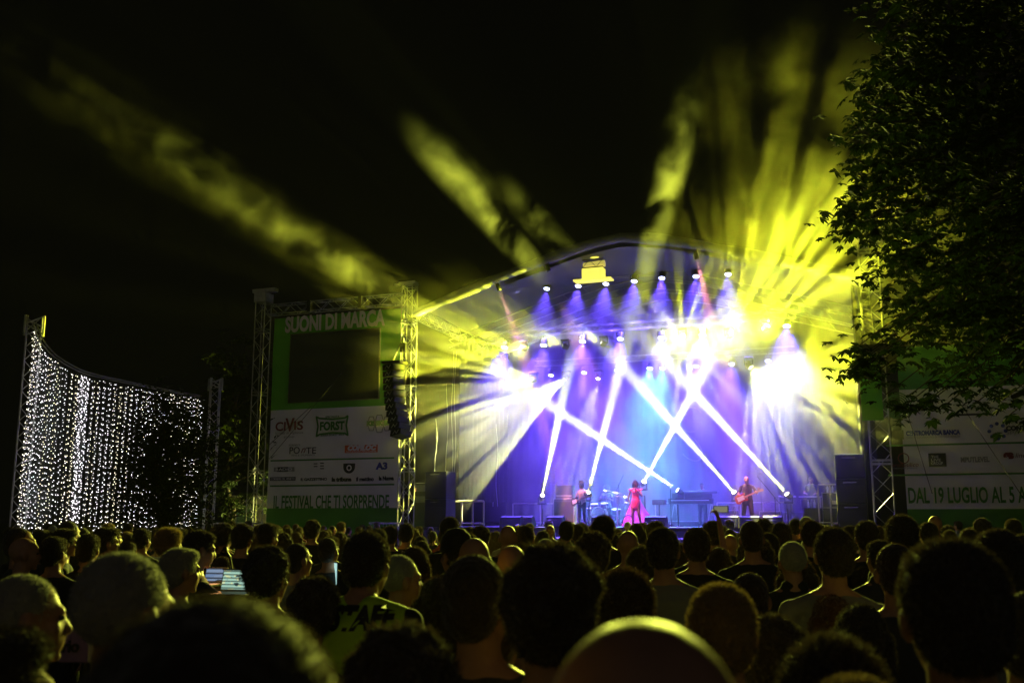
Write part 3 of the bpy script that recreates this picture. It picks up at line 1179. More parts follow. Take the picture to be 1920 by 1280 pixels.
su0, su1, sz0, sz1 = -14.85, -10.65, 6.62, 9.47
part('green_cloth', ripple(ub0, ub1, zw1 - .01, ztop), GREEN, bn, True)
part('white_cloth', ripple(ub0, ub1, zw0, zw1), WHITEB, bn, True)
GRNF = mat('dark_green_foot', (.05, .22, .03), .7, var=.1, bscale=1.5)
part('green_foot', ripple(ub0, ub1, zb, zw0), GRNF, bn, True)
part('screen', MB().bbox((su0, -.12, sz0), (su1, -.06, sz1), .01), SCREEN, bn)
fr = MB()
for a, b in (((su0 - .03, sz0 - .03), (su1 + .03, sz0)), ((su0 - .03, sz1), (su1 + .03, sz1 + .03)), ((su0 - .03, sz0), (su0, sz1)), ((su1, sz0), (su1 + .03, sz1))):
    fr.box((a[0], -.13, a[1]), (b[0], -.05, b[1]))
part('screen_frame', fr, mat('screen_edge', (.05, .06, .04), .5), bn)
text('lettering', 'SUONI DI MARCA', .9, (-12.85, -.05, 9.62), bn, LETW, bold=.035, width=4.75)


def T(s, px, py, w, h, m=PRNT, bold=0., shear=0, font=None):
    """one line of print on the white cloth: centre px,py (photograph), width and height in photograph pixels"""
    u0, z = UZ(px, py + h / 2, WB)
    u1, _ = UZ(px - w / 2, py, WB)
    u2, _ = UZ(px + w / 2, py, WB)
    zz = UZ(px, py - h / 2, WB)[1]
    return text('lettering', s, (zz - z) / .70, (u0, -.04, z), bn if WB == .32 else bnr, m, bold=bold, width=(u2 - u1), shear=shear)


def bar(x0, y0, x1, y1, m, name='printed_bar', y=-.035, par=None):
    a = UZ(x0, y1, WB)
    b = UZ(x1, y0, WB)
    return part(name, MB().box((a[0], y, min(a[1], b[1])), (b[0], y + .004, max(a[1], b[1]))), m, par or bn)


def line(x0, y0, x1, y1, m, th=.03, par=None):
    a = UZ(x0, y0, WB)
    b = UZ(x1, y1, WB)
    return part('printed_line', MB().box((a[0], -.035, (a[1] + b[1]) / 2 - th), (b[0], -.031, (a[1] + b[1]) / 2 + th)), m, par or bn)


T('CI', 527, 799, 19, 16, PRNR, .01)
T('V', 544, 796, 17, 24, PRNR, .02)
T('IS', 560, 797, 17, 16, PRNR, .01)
T('istituti di vigilanza', 543, 811, 52, 4.5, PRNGR)
T('group', 543, 818, 20, 4, PRNGR)
T('FORST', 623, 798, 46, 15, PRNG, .02)
T('SPECIALITA', 624, 781, 26, 4, PRNG)
T('BIRRA FORST BIER', 624, 815, 44, 4, PRNG)
m = MB()
pts = [(594, 781), (600, 784), (624, 786), (648, 783), (653, 779), (650, 797), (653, 816), (647, 812), (624, 811), (600, 814), (594, 818), (597, 799), (594, 781)]
pp = [V((UZ(x, y, WB)[0], -.035, UZ(x, y, WB)[1])) for x, y in pts]
part('printed_emblem', m.path(pp, .035, 5), PRNG, bn)
T('KISSKISS', 710, 793, 44, 8, PRNG, .02)
m = MB()
for cx, s_ in ((697, 1), (712, 1.25), (726, 1)):
    for r_ in (10 * s_,):
        q = [V((UZ(cx + r_ * .7 * math.cos(a * math.pi / 3), 794 + r_ * 1.5 * math.sin(a * math.pi / 3), WB)[0], -.033, UZ(cx, 794 + r_ * 1.5 * math.sin(a * math.pi / 3), WB)[1])) for a in range(7)]
        m.path(q, .018, 5)
part('printed_emblem', m, PRNGR, bn)
T('PO', 553, 844, 19, 13)
T('n', 568, 842, 9, 14, PRNR, 0, .5)
T('TE', 584, 844, 19, 12)
T('FORNACI', 553, 834, 20, 3.6, PRNGR)
T('VINI & SPUMANTI', 569, 853, 44, 3.2, PRNGR)
bar(647, 833, 709, 849, PRNO, y=-.034)
T('COFILOC', 678, 839, 54, 8.5, LETW, .02, .25)
T('NOLEGGIO MACCHINE', 678, 846, 56, 3, LETW)
line(508, 863.5, 740, 858, PRNG)
bar(514, 875, 553, 884, PRNGR)
bar(521, 875, 541, 884, PRNT, y=-.038)
T('RADIO', 533, 879.5, 30, 5, LETW)
for x, y in ((589, 869), (601, 868), (589, 874), (601, 873), (601, 878)):
    bar(x, y - 1, x + 7, y + 1, PRNT)
u_, z_ = UZ(655.5, 874, WB)
part('printed_emblem', MB().add([(u_ - .27, -.035, z_ + .12), (u_ + .27, -.035, z_ + .12)] + [(u_ + .27 * math.cos(a * math.pi / 12), -.035, z_ - .02 - .26 * math.sin(a * math.pi / 12)) for a in range(13)][0:13], [(0,) + tuple(range(14, 1, -1)) + (1,)]), PRNT, bn)
part('printed_ring', MB().lathe([(.07, 0), (.12, 0), (.12, .01), (.07, .01)], (u_, -.045, z_ - .06), (0, 1, 0)), LETW, bn)
T('A3', 717, 873, 22, 12, PRNB, .02)
bar(507, 893.5, 555, 901, PRNT)
T('CORRIERE DEL VENETO', 531, 897.2, 44, 4.2, LETW)
T('IL GAZZETTINO', 589, 898, 49, 5, PRNT, .004)
T('la tribuna', 641, 898, 37, 7, PRNT, .014)
T('il mattino', 685, 897.5, 33, 7, PRNT, .01)
T('la Nuova', 725, 896, 28, 7, PRNT, .014)
line(507, 911.5, 740, 907, PRNG)
T('IL FESTIVAL CHE TI SORPRENDE', 619, 940, 216, 24, PRNG, .012)
gw = MB()
for x0, y0, x1, y1, ww in ((505, 860, 640, 700, -1.2), (500, 838, 585, 760, -1.2)):
    gw.tube(PW(x0, y0, -.5), PW(x1, y1, ww), .012, 5)
tag(part('guy_wire', gw, BLACKM), 'thin dark guy wires crossing in front of the tall sponsor banner', 'wire')

# ------------------------------------------------------------------ wide banner at the right
WB = .9
bnr = sthing('sponsor_banner', 'wide pale sponsor banner with a green foot right of the stage, under the leaves', 'banner', 0, WB, 0)
part('white_cloth', ripple(8.85, 18.5, 2.18, 6.15, .03, 80, 20), WHITEB, bnr, True)
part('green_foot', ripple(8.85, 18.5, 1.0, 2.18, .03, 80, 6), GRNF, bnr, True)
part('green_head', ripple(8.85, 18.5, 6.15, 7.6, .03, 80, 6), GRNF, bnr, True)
m = MB()
u_, z_ = UZ(1682, 760, WB)
for r_ in (.13, .2, .27, .34, .41):
    m.lathe([(r_, 0), (r_ + .035, 0), (r_ + .035, .01), (r_, .01)], (u_, -.045, z_), (0, 1, 0), 30)
part('printed_emblem', m, PRNG, bnr)
T('ascotrade nova', 1722, 764, 64, 12, PRNT, .01)
T('GRUPPO CENTROMARCA', 1824, 764, 48, 5, PRNGR)
bar(1783, 774, 1856, 780, PRNT, par=bnr)
for i in range(7):
    bar(1675 + i * 2.8, 806, 1677 + i * 2.8, 823, PRNT, par=bnr)
T('CENTROMARCA BANCA', 1749, 811, 102, 8, PRNB, .014)
T('CREDITO COOPERATIVO DI TREVISO E VENEZIA', 1749, 819, 102, 4, PRNGR)
u_, z_ = UZ(1870, 808, WB)
m = MB()
for i in range(8):
    m.ell((u_ + .24 * math.cos(i * math.pi / 4), -.05, z_ + .24 * math.sin(i * math.pi / 4)), (.06, .01, .06), 10)
part('printed_emblem', m, PRNB, bnr)
T('CONTEC', 1912, 802, 52, 8, PRNT, .014)
T('SPA', 1899, 811, 25, 7, PRNGR)
line(1661, 836.5, 2020, 826, PRNG, par=bnr)
T('orobasilico', 1696, 871, 52, 8, PRNR, 0, .2)
T('ristorante pizzeria', 1697, 877, 46, 3, PRNGR)
u_, z_ = UZ(1694, 859, WB)
part('printed_emblem', MB().lathe([(.15, 0), (.18, 0), (.18, .01), (.15, .01)], (u_, -.045, z_), (0, 1, 0), 24), PRNR, bnr)
bar(1742, 849, 1773, 875, PRNT, par=bnr)
T('THE', 1753, 856, 14, 5, LETW)
T('LIVE', 1755, 862, 18, 5, LETW)
T('GROUP', 1757, 868, 22, 5, LETW)
T('MPUTLEVEL', 1828, 861, 54, 9, PRNGR, .01)
T('GB', 1891, 854, 20, 9, PRNR, .03)
T('line', 1913, 853, 20, 9, PRNR, 0, .3)
line(1666, 893, 2020, 883, PRNG, par=bnr)
T('DAL 19 LUGLIO AL 5 AGOSTO', 1850, 927, 300, 29, PRNG, .016)
gw = MB()
for x0, y0, x1, y1 in ((1700, 770, 1748, 925), (1805, 762, 1930, 950)):
    gw.tube(PW(x0, y0, .2), PW(x1, y1, -1.0), .012, 5)
tag(part('guy_wire', gw, BLACKM), 'thin dark guy wires in front of the wide pale banner', 'wire')
t = sthing('cloth_panel', 'green cloth panel on the right lattice tower beside the banner', 'banner', 0, -.45, 0)
a = UZ(1607, 680, -.45)
b = UZ(1657, 787, -.45)
part('cloth', ripple(a[0] + .05, b[0], b[1], a[1], .01, 10, 10), GREEN, t, True)
part('rail', MB().tube((a[0], 0, a[1]), (b[0], 0, a[1]), .03), ALU, t)

# ------------------------------------------------------------------ hanging speakers and ground stacks
la = sthing('line_array', 'curved column of black speakers hanging before the left lattice tower', 'speaker array', 0, -.9, 0)
n_ = 11
for i in range(n_):
    y0 = 683 + (820 - 683) * i / n_
    y1 = 683 + (820 - 683) * (i + 1) / n_
    xr = [753, 753, 753.4, 754, 755, 756.5, 758, 760, 762.5, 765, 767.5, 770][i]
    u0, z0 = UZ(xr - 33, y1, -.9)
    u1, z1 = UZ(xr, y0, -.9)
    tl = math.radians([0, 0, 1, 2, 3, 4, 6, 8, 10, 12, 14][i])
    R_ = Matrix.Rotation(-tl, 3, 'X') @ Matrix.Rotation(math.radians(62), 3, 'Z')
    c = V(((u0 + u1) / 2, 0, (z0 + z1) / 2))
    h = (z1 - z0) / 2 - .008
    m = MB()
    m.box((c.x - .27, -.36, c.z - h), (c.x + .27, .30, c.z + h), R_, c)
    sp = part('speaker', m, BLACKC, la)
    m = MB()
    m.box((c.x - .25, -.375, c.z - h + .015), (c.x + .25, -.362, c.z + h - .015), R_, c)
    part('grille', m, GRILLE, sp)
    m = MB()
    for s_ in (-1, 1):
        q = [c + R_ @ V((s_ * .285, -.25 + .12 * k_, -h * .6 * (1 if k_ % 2 else -1))) for k_ in range(4)]
        part('rigging_plate', MB().path(q, .014, 5), ALU, sp)
a = UZ(740, 683, -.9)
m = MB().box((a[0] - .4, -.35, a[1] + .01), (a[0] + .4, .3, a[1] + .1)).tube((a[0] - .1, 0, a[1] + .1), (a[0] + .25, .2, a[1] + 1.1), .02).tube((a[0] + .3, 0, a[1] + .1), (a[0] + .25, .2, a[1] + 1.1), .02)
m.tube((a[0] + .25, .2, a[1] + 1.0), (a[0] + .25, .2, a[1] + 3.2), .012).bbox((a[0] + .15, .1, a[1] + .5), (a[0] + .4, .35, a[1] + .85))
part('flying_frame', m, BLACKM, la)


def stack(u, w, W_, H_, label, rows=2, z=DECK, D_=.9):
    t = sthing('speaker_stack', label, 'speaker', u, w, z)
    for i in range(rows):
        a_, b_ = H_ * i / rows, H_ * (i + 1) / rows - .01
        s_ = part('cabinet', MB().bbox((-W_ / 2, -D_ / 2, a_), (W_ / 2, D_ / 2, b_), .015), BLACKC, t)
        part('grille', MB().bbox((-W_ / 2 + .04, -D_ / 2 - .012, a_ + .05), (W_ / 2 - .04, -D_ / 2 - .002, b_ - .28 * (b_ - a_)), .008), GRILLE, s_)
        hd = MB()
        hd.tube((-W_ * .25, -D_ / 2 - .02, b_ - .12), (W_ * .2, -D_ / 2 - .02, b_ - .12), .02)
        part('handle', hd, CHROME, s_)
    return t


a = UZ(825, 980, 1.2)
stack(a[0], 1.2, .92, 2.15, 'tall plain black speaker stack at the left edge of the stage', 2)
a = UZ(1600, 975, .6)
stack(a[0], .6, .95, 2.45, 'black speaker stack with shiny handles at the right edge of the stage', 3)
a = UZ(796, 980, 2.2)
t = sthing('amplifier_rack', 'dark amplifier rack behind the left speaker stack', 'rack', a[0] - .1, 2.4, DECK)
part('case', MB().bbox((-.35, -.35, 0), (.35, .35, 1.75), .02), BLACKP, t)
for k_ in (.95, 1.4):
    part('rack_unit', MB().bbox((-.3, -.37, k_), (.3, -.352, k_ + .26), .01), mat('rack_face', (.10, .10, .12), .4), t)
part('indicator', MB().box((-.25, -.38, 1.5), (-.22, -.372, 1.53)).box((-.25, -.38, 1.42), (-.22, -.372, 1.45)), mat('amber_led', (.5, .3, .1), emit=(1, .6, .2), es=2), t)

# ------------------------------------------------------------------ rails on the stage
RAIL = mat('pale_rail', (.55, .5, .5), .45, .3)


def rail(u0, u1, w, h, label, posts=3, z=DECK, m_=None, r_=.03):
    t = sthing('handrail', label, 'railing', u0, w, z, group='rails around the stage')
    L_ = u1 - u0
    part('top_rail', MB().tube((0, 0, h), (L_, 0, h), r_).tube((0, 0, h * .12), (L_, 0, h * .12), r_ * .8), m_ or RAIL, t)
    for k_ in range(posts):
        x = L_ * k_ / (posts - 1)
        part('post', MB().tube((x, 0, 0), (x, 0, h), r_), m_ or RAIL, t)
    return t


a = UZ(845, 980, 2.6)
b = UZ(907, 980, 2.6)
rail(a[0], b[0], 2.6, 1.0, 'bright pale handrail beside the left speaker stack', 4, r_=.04)
a = UZ(937, 980, 8)
b = UZ(1044, 980, 8)
rail(a[0], b[0], 9.7, 1.0, 'dim violet handrail at the back of the stage, left of the bass stack', 3, z=DECK + .0)
a = UZ(1215, 980, 8.2)
b = UZ(1300, 980, 8.2)
rail(a[0], b[0], 9.7, 1.0, 'faint handrail behind the singer and the keyboard', 3)
a = UZ(1335, 980, 8.2)
b = UZ(1470, 980, 8.2)
rail(a[0], b[0], 9.7, 1.0, 'faint handrail at the back of the stage behind the guitarist', 4)
a = UZ(1530, 980, 2.5)
rail(a[0] + .15, a[0] + .95, 2.2, 1.5, 'pink-lit frame in front of the flight case at the right', 3)

# ------------------------------------------------------------------ backline
CASE = mat('flight_case_board', (.05, .05, .08), .6, bump=.3, bscale=40)
AMPC = mat('amp_tolex', (.06, .06, .09), .75, bump=.4, bscale=120)
PNKC = mat('amp_grille_cloth', (.28, .17, .22), .8, bump=.5, bscale=150)


def amp(px, w, W_, H_, label, z=DECK, y0=0, face=None, head=0):
    u, _ = UZ(px, 975, w)
    t = sthing('guitar_amplifier', label, 'amplifier', u, w, z)
    part('cabinet', MB().bbox((-W_ / 2, -.2, 0), (W_ / 2, .2, H_), .02), AMPC, t)
    part('grille', MB().bbox((-W_ / 2 + .05, -.215, .05), (W_ / 2 - .05, -.203, H_ - .12), .006), face or GRILLE, t)
    part('handle', MB().path([(-.12, 0, H_), (-.1, 0, H_ + .03), (.1, 0, H_ + .03), (.12, 0, H_)], .012), BLACKP, t)
    tr = MB()
    for a_, b_ in (((-W_ / 2, 0), (-W_ / 2, H_)), ((W_ / 2, 0), (W_ / 2, H_)), ((-W_ / 2, H_), (W_ / 2, H_))):
        tr.tube((a_[0], -.205, a_[1]), (b_[0], -.205, b_[1]), .012, 5)
    part('edge_trim', tr, RAIL, t)
    if head:
        part('amp_head', MB().bbox((-W_ / 2 + .06, -.17, H_ + .03), (W_ / 2 - .06, .17, H_ + .03 + head), .015), AMPC, t)
        part('control_panel', MB().bbox((-W_ / 2 + .1, -.18, H_ + .07), (W_ / 2 - .1, -.172, H_ + .14), .003), STEEL, t)
    return t


amp(1060, 3.6, .85, 1.1, 'tall bass speaker cabinet with an amplifier on top, left of the bass player', head=.5)
amp(1365, 4.2, .72, .62, 'amplifier with a pinkish grille behind and left of the guitarist', face=PNKC)
amp(1446, 4.4, .78, .58, 'low amplifier with a pinkish grille behind the microphone stand at the right', face=PNKC)


def monitor(px, w, W_, label, flip=0):
    u, _ = UZ(px, 985, w)
    t = sthing('floor_monitor', label, 'stage monitor', u, w, DECK, rz=flip, group='floor monitors along the stage edge')
    m = MB()
    h = W_ / 2
    prof = [(-.28, .03), (-.20, .36), (.05, .42), (.30, .12), (.30, 0), (-.28, 0)]
    k = len(prof)
    vs = [(x, a_, b_) for x in (-h, h) for a_, b_ in prof]
    m.add(vs, [tuple(range(k)), tuple(range(2 * k - 1, k - 1, -1))] + [(i, i + k, (i + 1) % k + k, (i + 1) % k) for i in range(k)])
    part('cabinet', m, BLACKC, t)
    g = MB()
    g.add([(-h + .04, .075, .40), (h - .04, .075, .40), (h - .04, .31, .135), (-h + .04, .31, .135)], [(0, 1, 2, 3)])
    part('grille', g, GRILLE, t)
    part('handle', MB().path([(-.1, -.245, .25), (-.1, -.27, .26), (.1, -.27, .26), (.1, -.245, .25)], .012), BLACKM, t)
    return t


for px, w_, W_, lab in ((960, .6, .8, 'black floor monitor at the left end of the stage edge'), (983, 1.0, .75, 'second floor monitor from the left, turned a little'),
                        (1043, .7, .62, 'floor monitor in front of the bass stack'), (1127, .7, .6, 'floor monitor between the bass player and the singer'),
                        (1231, .5, .75, 'floor monitor right beside the singer in pink'), (1367, .5, .68, 'floor monitor below and left of the guitarist'),
                        (1407, .5, .66, 'floor monitor right below the guitarist'), (1450, .5, .64, 'rightmost of the black floor monitors')):
    monitor(px, w_, W_, lab)


def mic_stand(px, pyt, w, label, boom=None, z=DECK):
    u, zt = UZ(px, pyt, w)
    t = sthing('microphone_stand', label, 'microphone stand', u, w, z, group='microphone stands')
    H_ = zt - z
    part('pole', MB().tube((0, 0, .05), (0, 0, H_), .012), BLACKM, t)
    f = MB()
    for k_ in range(3):
        f.tube((0, 0, .12), (.28 * math.cos(k_ * 2.1), .28 * math.sin(k_ * 2.1), .01), .01)
    part('tripod', f, BLACKM, t)
    top = V((0, 0, H_))
    if boom:
        b0, b1 = V(boom[0]), V(boom[1])
        part('boom_arm', MB().tube(top + b0, top + b1, .011), BLACKM, t)
        part('clutch', MB().ell(top, (.03, .03, .04), 10), BLACKP, t)
        top = top + b1
    part('microphone', MB().lathe([(.001, 0), (.012, 0), (.016, .13), (.026, .15), (.026, .18), (.001, .2)], top, V(boom[1]) if boom else (0, -.4, 1)), mat('microphone_metal', (.25, .25, .27), .3, .8), t, True)
    return t


mic_stand(1016, 905, 2.4, 'straight microphone stand under the leftmost crossing beam')
mic_stand(1257, 917, 1.4, 'straight microphone stand right of the singer')
mic_stand(1453, 933, 1.0, 'microphone stand with a long boom right of the guitarist', ((.16, 0, -.20), (-.45, -.05, .60)))
mic_stand(1425, 888, 6, 'faint tall microphone stand behind the guitarist', ((.0, 0, 0), (-.05, 0, .05)), z=DECK + .2)
mic_stand(1105, 907, 2.8, 'microphone stand in front of the bass player', ((.15, 0, -.1), (-.1, 0, .12)))
mic_stand(1160, 908, 4.0, 'boom stand right of the drummer', ((-.1, 0, -.25), (.2, 0, .38)))

t = sthing('hoop', 'thin dark ring standing on the stage edge left of the singer', 'hoop', UZ(1178, 968, .4)[0], .4, DECK)
m = MB()
for i in range(32):
    a0, a1 = 2 * math.pi * i / 32, 2 * math.pi * (i + 1) / 32
    m.tube((.20 * math.cos(a0), 0, .235 + .20 * math.sin(a0)), (.20 * math.cos(a1), 0, .235 + .20 * math.sin(a1)), .016, 6)
part('ring', m, mat('ring_rubber', (.05, .04, .07), .4), t, True)
part('foot', MB().bbox((-.1, -.08, 0), (.1, .08, .03), .01), BLACKM, t)

# drum kit
u, _ = UZ(1132, 960, 6.4)
dk = sthing('drum_kit', 'drum kit with bass drum, toms and cymbals around the drummer', 'drum kit', u, 6.1, DECK + .2)
DR = mat('drum_shell', (.05, .04, .07), .3)
HEAD = mat('drum_head', (.6, .58, .6), .5)
part('bass_drum', MB().lathe([(.001, 0), (.27, 0), (.29, .02), (.29, .42), (.27, .44), (.001, .44)], (0, -.55, .30), (0, 1, 0), 28), DR, dk, True)
part('bass_drum_head', MB().lathe([(.001, 0), (.265, 0)], (0, -.555, .30), (0, 1, 0), 28), mat('dark_head', (.08, .07, .12), .5), dk)
part('bass_drum_hoop', MB().lathe([(.27, 0), (.30, 0), (.30, .03), (.27, .03)], (0, -.57, .30), (0, 1, 0), 28), CHROME, dk)
for x, y, z, r_ in ((-.22, -.35, .72, .16), (.22, -.35, .74, .17), (.62, .0, .50, .21), (-.5, .05, .55, .18)):
    tm = part('tom', MB().lathe([(r_, 0), (r_, -.2)], (x, y, z), (0, -.2, 1), 20), DR, dk, True)
    part('tom_head', MB().lathe([(.001, .0), (r_, 0)], (x, y, z + .002), (0, -.2, 1), 20), HEAD, tm)
CYM = mat('cymbal_brass', (.6, .4, .12), .25, .9)
for x, y, z, r_ in ((-.75, -.2, 1.12, .22), (.72, -.3, 1.16, .24), (1.0, .1, 1.0, .22), (-.85, .2, .85, .17), (.35, -.5, 1.25, .2)):
    cs = part('cymbal_stand', MB().tube((x, y, 0), (x, y, z), .014).tube((x, y, .2), (x + .2, y, 0), .01).tube((x, y, .2), (x - .2, y - .1, 0), .01).tube((x, y, .2), (x, y + .2, 0), .01), CHROME, dk)
    part('cymbal', MB().lathe([(.001, .035), (.03, .03), (.05, .01), (r_, 0), (r_, .003)], (x, y, z), (.1, -.25, 1), 24), CYM, cs, True)
part('stool', MB().lathe([(.001, .5), (.16, .5), (.17, .45), (.16, .42), (.02, .42), (.02, 0)], (0, .55, 0)), BLACKP, dk)
# chrome percussion stands right of the kit
for px, h_ in ((1158, 1.2), (1171, .95)):
    u, _ = UZ(px, 960, 5)
    t = sthing('percussion_stand', 'chrome stand with a small cymbal %s of the drums' % ('right beside the right side' if px == 1158 else 'at the far right end'), 'stand', u, 5.0 if px == 1158 else 5.3, DECK)
    t['label'] = 'bright chrome cymbal stand nearest the drummer, right of the drums' if px == 1158 else 'thinner chrome cymbal stand between the drums and the singer'
    part('pole', MB().tube((0, 0, 0), (0, 0, h_), .02), CHROME, t)
    part('cymbal', MB().lathe([(.001, .03), (.04, .01), (.16, 0)], (0, 0, h_), (0, -.2, 1)), CYM, t, True)
    part('tripod', MB().tube((0, 0, .3), (.25, 0, 0), .012).tube((0, 0, .3), (-.2, -.12, 0), .012).tube((0, 0, .3), (-.1, .2, 0), .012), CHROME, t)

# keyboard
u, _ = UZ(1302, 950, 4.6)
kb = sthing('keyboard', 'two stage keyboards on a cloth-draped stand behind the raised phone', 'keyboard', u, 4.4, DECK)
part('lower_keyboard', MB().bbox((-.95, -.2, .88), (.75, .25, 1.10), .02), BLACKP, kb)
part('upper_keyboard', MB().bbox((-.65, -.05, 1.28), (.95, .35, 1.38), .02), mat('keyboard_case', (.09, .09, .13), .4), kb)
part('music_rest', MB().bbox((-.9, .28, 1.10), (.7, .31, 1.30), .005), BLACKP, kb)
for x in (-.75, .7):
    part('stand_leg', MB().tube((x, 0, .88), (x - .18, -.1, 0), .018).tube((x, .2, .88), (x + .12, .25, 0), .018), RAIL, kb)
part('keys', MB().box((-.85, -.225, 1.0), (.65, -.203, 1.03)), HEAD, kb)
t = sthing('sound_module', 'small case with lit buttons on the left end of the keyboard', 'sound module', u - 1.35, 4.4, DECK)
part('case', MB().bbox((-.25, -.2, .85), (.25, .2, 1.05), .02), BLACKP, t)
part('table_leg', MB().tube((0, 0, 0), (0, 0, .85), .03), BLACKM, t)

# flight case with bottles
u, _ = UZ(1572, 960, 3.0)
fc = sthing('flight_case', 'tall blue-lit flight case with water bottles beside the right speaker stack', 'flight case', u - .05, 2.9, DECK)
part('body', MB().bbox((-.45, -.35, .08), (.5, .35, 1.22), .02), CASE, fc)
tr = MB()
for x in (-.45, .5):
    for z in (.08, .62, 1.22):
        tr.ell((x, -.35, z), (.03, .03, .03), 8)
    tr.tube((x, -.352, .08), (x, -.352, 1.22), .014, 5)
tr.tube((-.45, -.352, 1.22), (.5, -.352, 1.22), .014, 5).tube((-.45, -.352, .70), (.5, -.352, .70), .014, 5)
part('edge_trim', tr, ALU, fc)
part('dish_handle', MB().bbox((-.12, -.365, .82), (.14, -.352, .95), .005), STEEL, fc)
WATER = mat('water_bottle_plastic', (.75, .75, .85), .15, trans=.4)


def bottle(u, w, z, label):
    t = sthing('water_bottle', label, 'bottle', u, w, z, group='water bottles on the stage')
    if 'bt' not in CACHE:
        CACHE['bt'] = (MB().lathe([(.001, 0), (.036, 0), (.038, .03), (.034, .1), (.038, .16), (.03, .21), (.013, .24), (.013, .26)], n=14).mesh('bottle_body', WATER, True),
                       MB().lathe([(.016, .26), (.016, .285), (.001, .285)], n=12).mesh('cap', HEAD))
    part('bottle_body', CACHE['bt'][0], None, t)
    part('cap', CACHE['bt'][1], None, t)
    return t


lt = ['nearest the frame', 'second from the frame', 'third from the frame', 'nearest the speaker stack']
for k_ in range(4):
    bottle(u - .32 + k_ * .17, 2.75 + .05 * (k_ % 2), DECK + 1.221, 'water bottle on the tall flight case, %s' % lt[k_])
u, _ = UZ(1527, 960, 3.2)
t = sthing('side_table', 'small black draped table in front of the percussionist', 'table', u, 2.6, DECK)
part('cloth', MB().bbox((-.3, -.28, 0), (.3, .28, .66), .02), mat('black_drape', (.03, .03, .045), .9, bump=.8, bscale=8), t)
part('tabletop', MB().bbox((-.33, -.3, .663), (.33, .3, .69), .008), BLACKP, t)
bottle(u - .15, 2.6, DECK + .691, 'water bottle at the left of the small draped table')
bottle(u + .06, 2.6, DECK + .691, 'shining water bottle at the middle of the small draped table')
u, _ = UZ(1232, 985, 3.8)
bottle(u + .0, 3.8, DECK, 'water bottle on the riser edge left of the keyboard legs')
bottle(u + .22, 3.8, DECK, 'second water bottle on the floor, closer to the keyboard legs')
# percussion table
u, _ = UZ(1510, 960, 6)
t = sthing('percussion_set', 'faint hand drums and bars in front of the percussionist', 'percussion', u, 5.7, DECK + .2)
part('frame', MB().tube((-.95, 0, 0), (-.95, 0, 1.0), .02).tube((.6, 0, 0), (.6, 0, .95), .02).tube((-.95, 0, .95), (-.3, 0, .95), .02).tube((-.2, 0, .95), (.8, 0, .95), .02), RAIL, t)
for x in (-.6, .0, .4):
    part('hand_drum', MB().lathe([(.001, .85), (.14, .85), (.15, .8), (.11, .3), (.13, .1)], (x, .1, 0), n=18), DR, t, True)
part('shelf', MB().bbox((-1.1, -.1, .3), (.9, .3, .36), .01), CASE, t)

# ------------------------------------------------------------------ barriers, cabin, light curtain
for (x0, y0, x1, y1, lab) in ((28.5, 0, 31, 0, ''),):
    pass


def barrier(p, q, label, h=1.1):
    p = V(p)
    q = V(q)
    L_ = (q - p).length
    t = thing('crowd_barrier', label, 'barrier', p, math.atan2(q.y - p.y, q.x - p.x), 'steel crowd barriers')
    m = MB().tube((0, 0, h), (L_, 0, h), .03).tube((0, 0, .15), (L_, 0, .15), .02)
    part('frame', m, STEEL, t)
    b = MB()
    for k_ in range(int(L_ / .12)):
        b.tube((k_ * .12 + .06, 0, .15), (k_ * .12 + .06, 0, h), .008, 4)
    part('bars', b, STEEL, t)
    for x in (.1, L_ - .1):
        part('foot', MB().tube((x, -.3, .03), (x, .3, .03), .02), STEEL, t)


p = PY(402, 976, 37)
barrier((p.x, 37, .55), (p.x + 2.0, 36.6, .55), 'pale barrier rail left of the sponsor tower, in front of the cabin', 1.15)
p = PY(692, 975, 37)
barrier((p.x, 37, .5), (p.x + 1.2, 36.8, .5), 'barrier rail in front of the green foot of the tall banner', 1.2)
for k_, x in enumerate((2.5, 5.0, 7.5)):
    a_ = SW(-7 + k_ * 5, -1.8, 0)
    b_ = SW(-2.2 + k_ * 5, -1.8, 0)
    barrier(a_, b_, ['steel barrier between the left half of the stage and the crowd', 'steel barrier between the middle of the stage and the crowd', 'steel barrier between the right half of the stage and the crowd'][k_], 1.2)

cb = thing('site_cabin', 'small pale site cabin with a window, left of the banner tower', 'cabin', (PY(450, 970, 46).x, 46, 0), .0)
x0 = PY(427, 970, 46).x - PY(450, 970, 46).x
x1 = PY(500, 970, 46).x - PY(450, 970, 46).x
part('wall', MB().bbox((x0, 0, 0), (x1, 3, 2.75), .02), mat('cabin_wall', (.5, .42, .42), .8, var=.1, bscale=2), cb)
part('roof', MB().bbox((x0 - .1, -.12, 2.76), (x1 + .1, 3.1, 2.9), .02), mat('cabin_roof', (.4, .38, .38), .8), cb)
wn = part('window', MB().bbox((x0 + .4, -.03, 1.5), (x0 + 1.2, -.004, 2.3), .005), mat('window_glass', (.12, .2, .14), .1), cb)
m = MB()
for a_, b_ in (((x0 + .35, 1.45), (x0 + 1.25, 1.5)), ((x0 + .35, 2.3), (x0 + 1.25, 2.35)), ((x0 + .35, 1.45), (x0 + .4, 2.35)), ((x0 + 1.2, 1.45), (x0 + 1.25, 2.35))):
    m.box((a_[0], -.05, a_[1]), (b_[0], -.002, b_[1]))
part('frame', m, mat('white_frame', (.7, .7, .7), .5), wn)

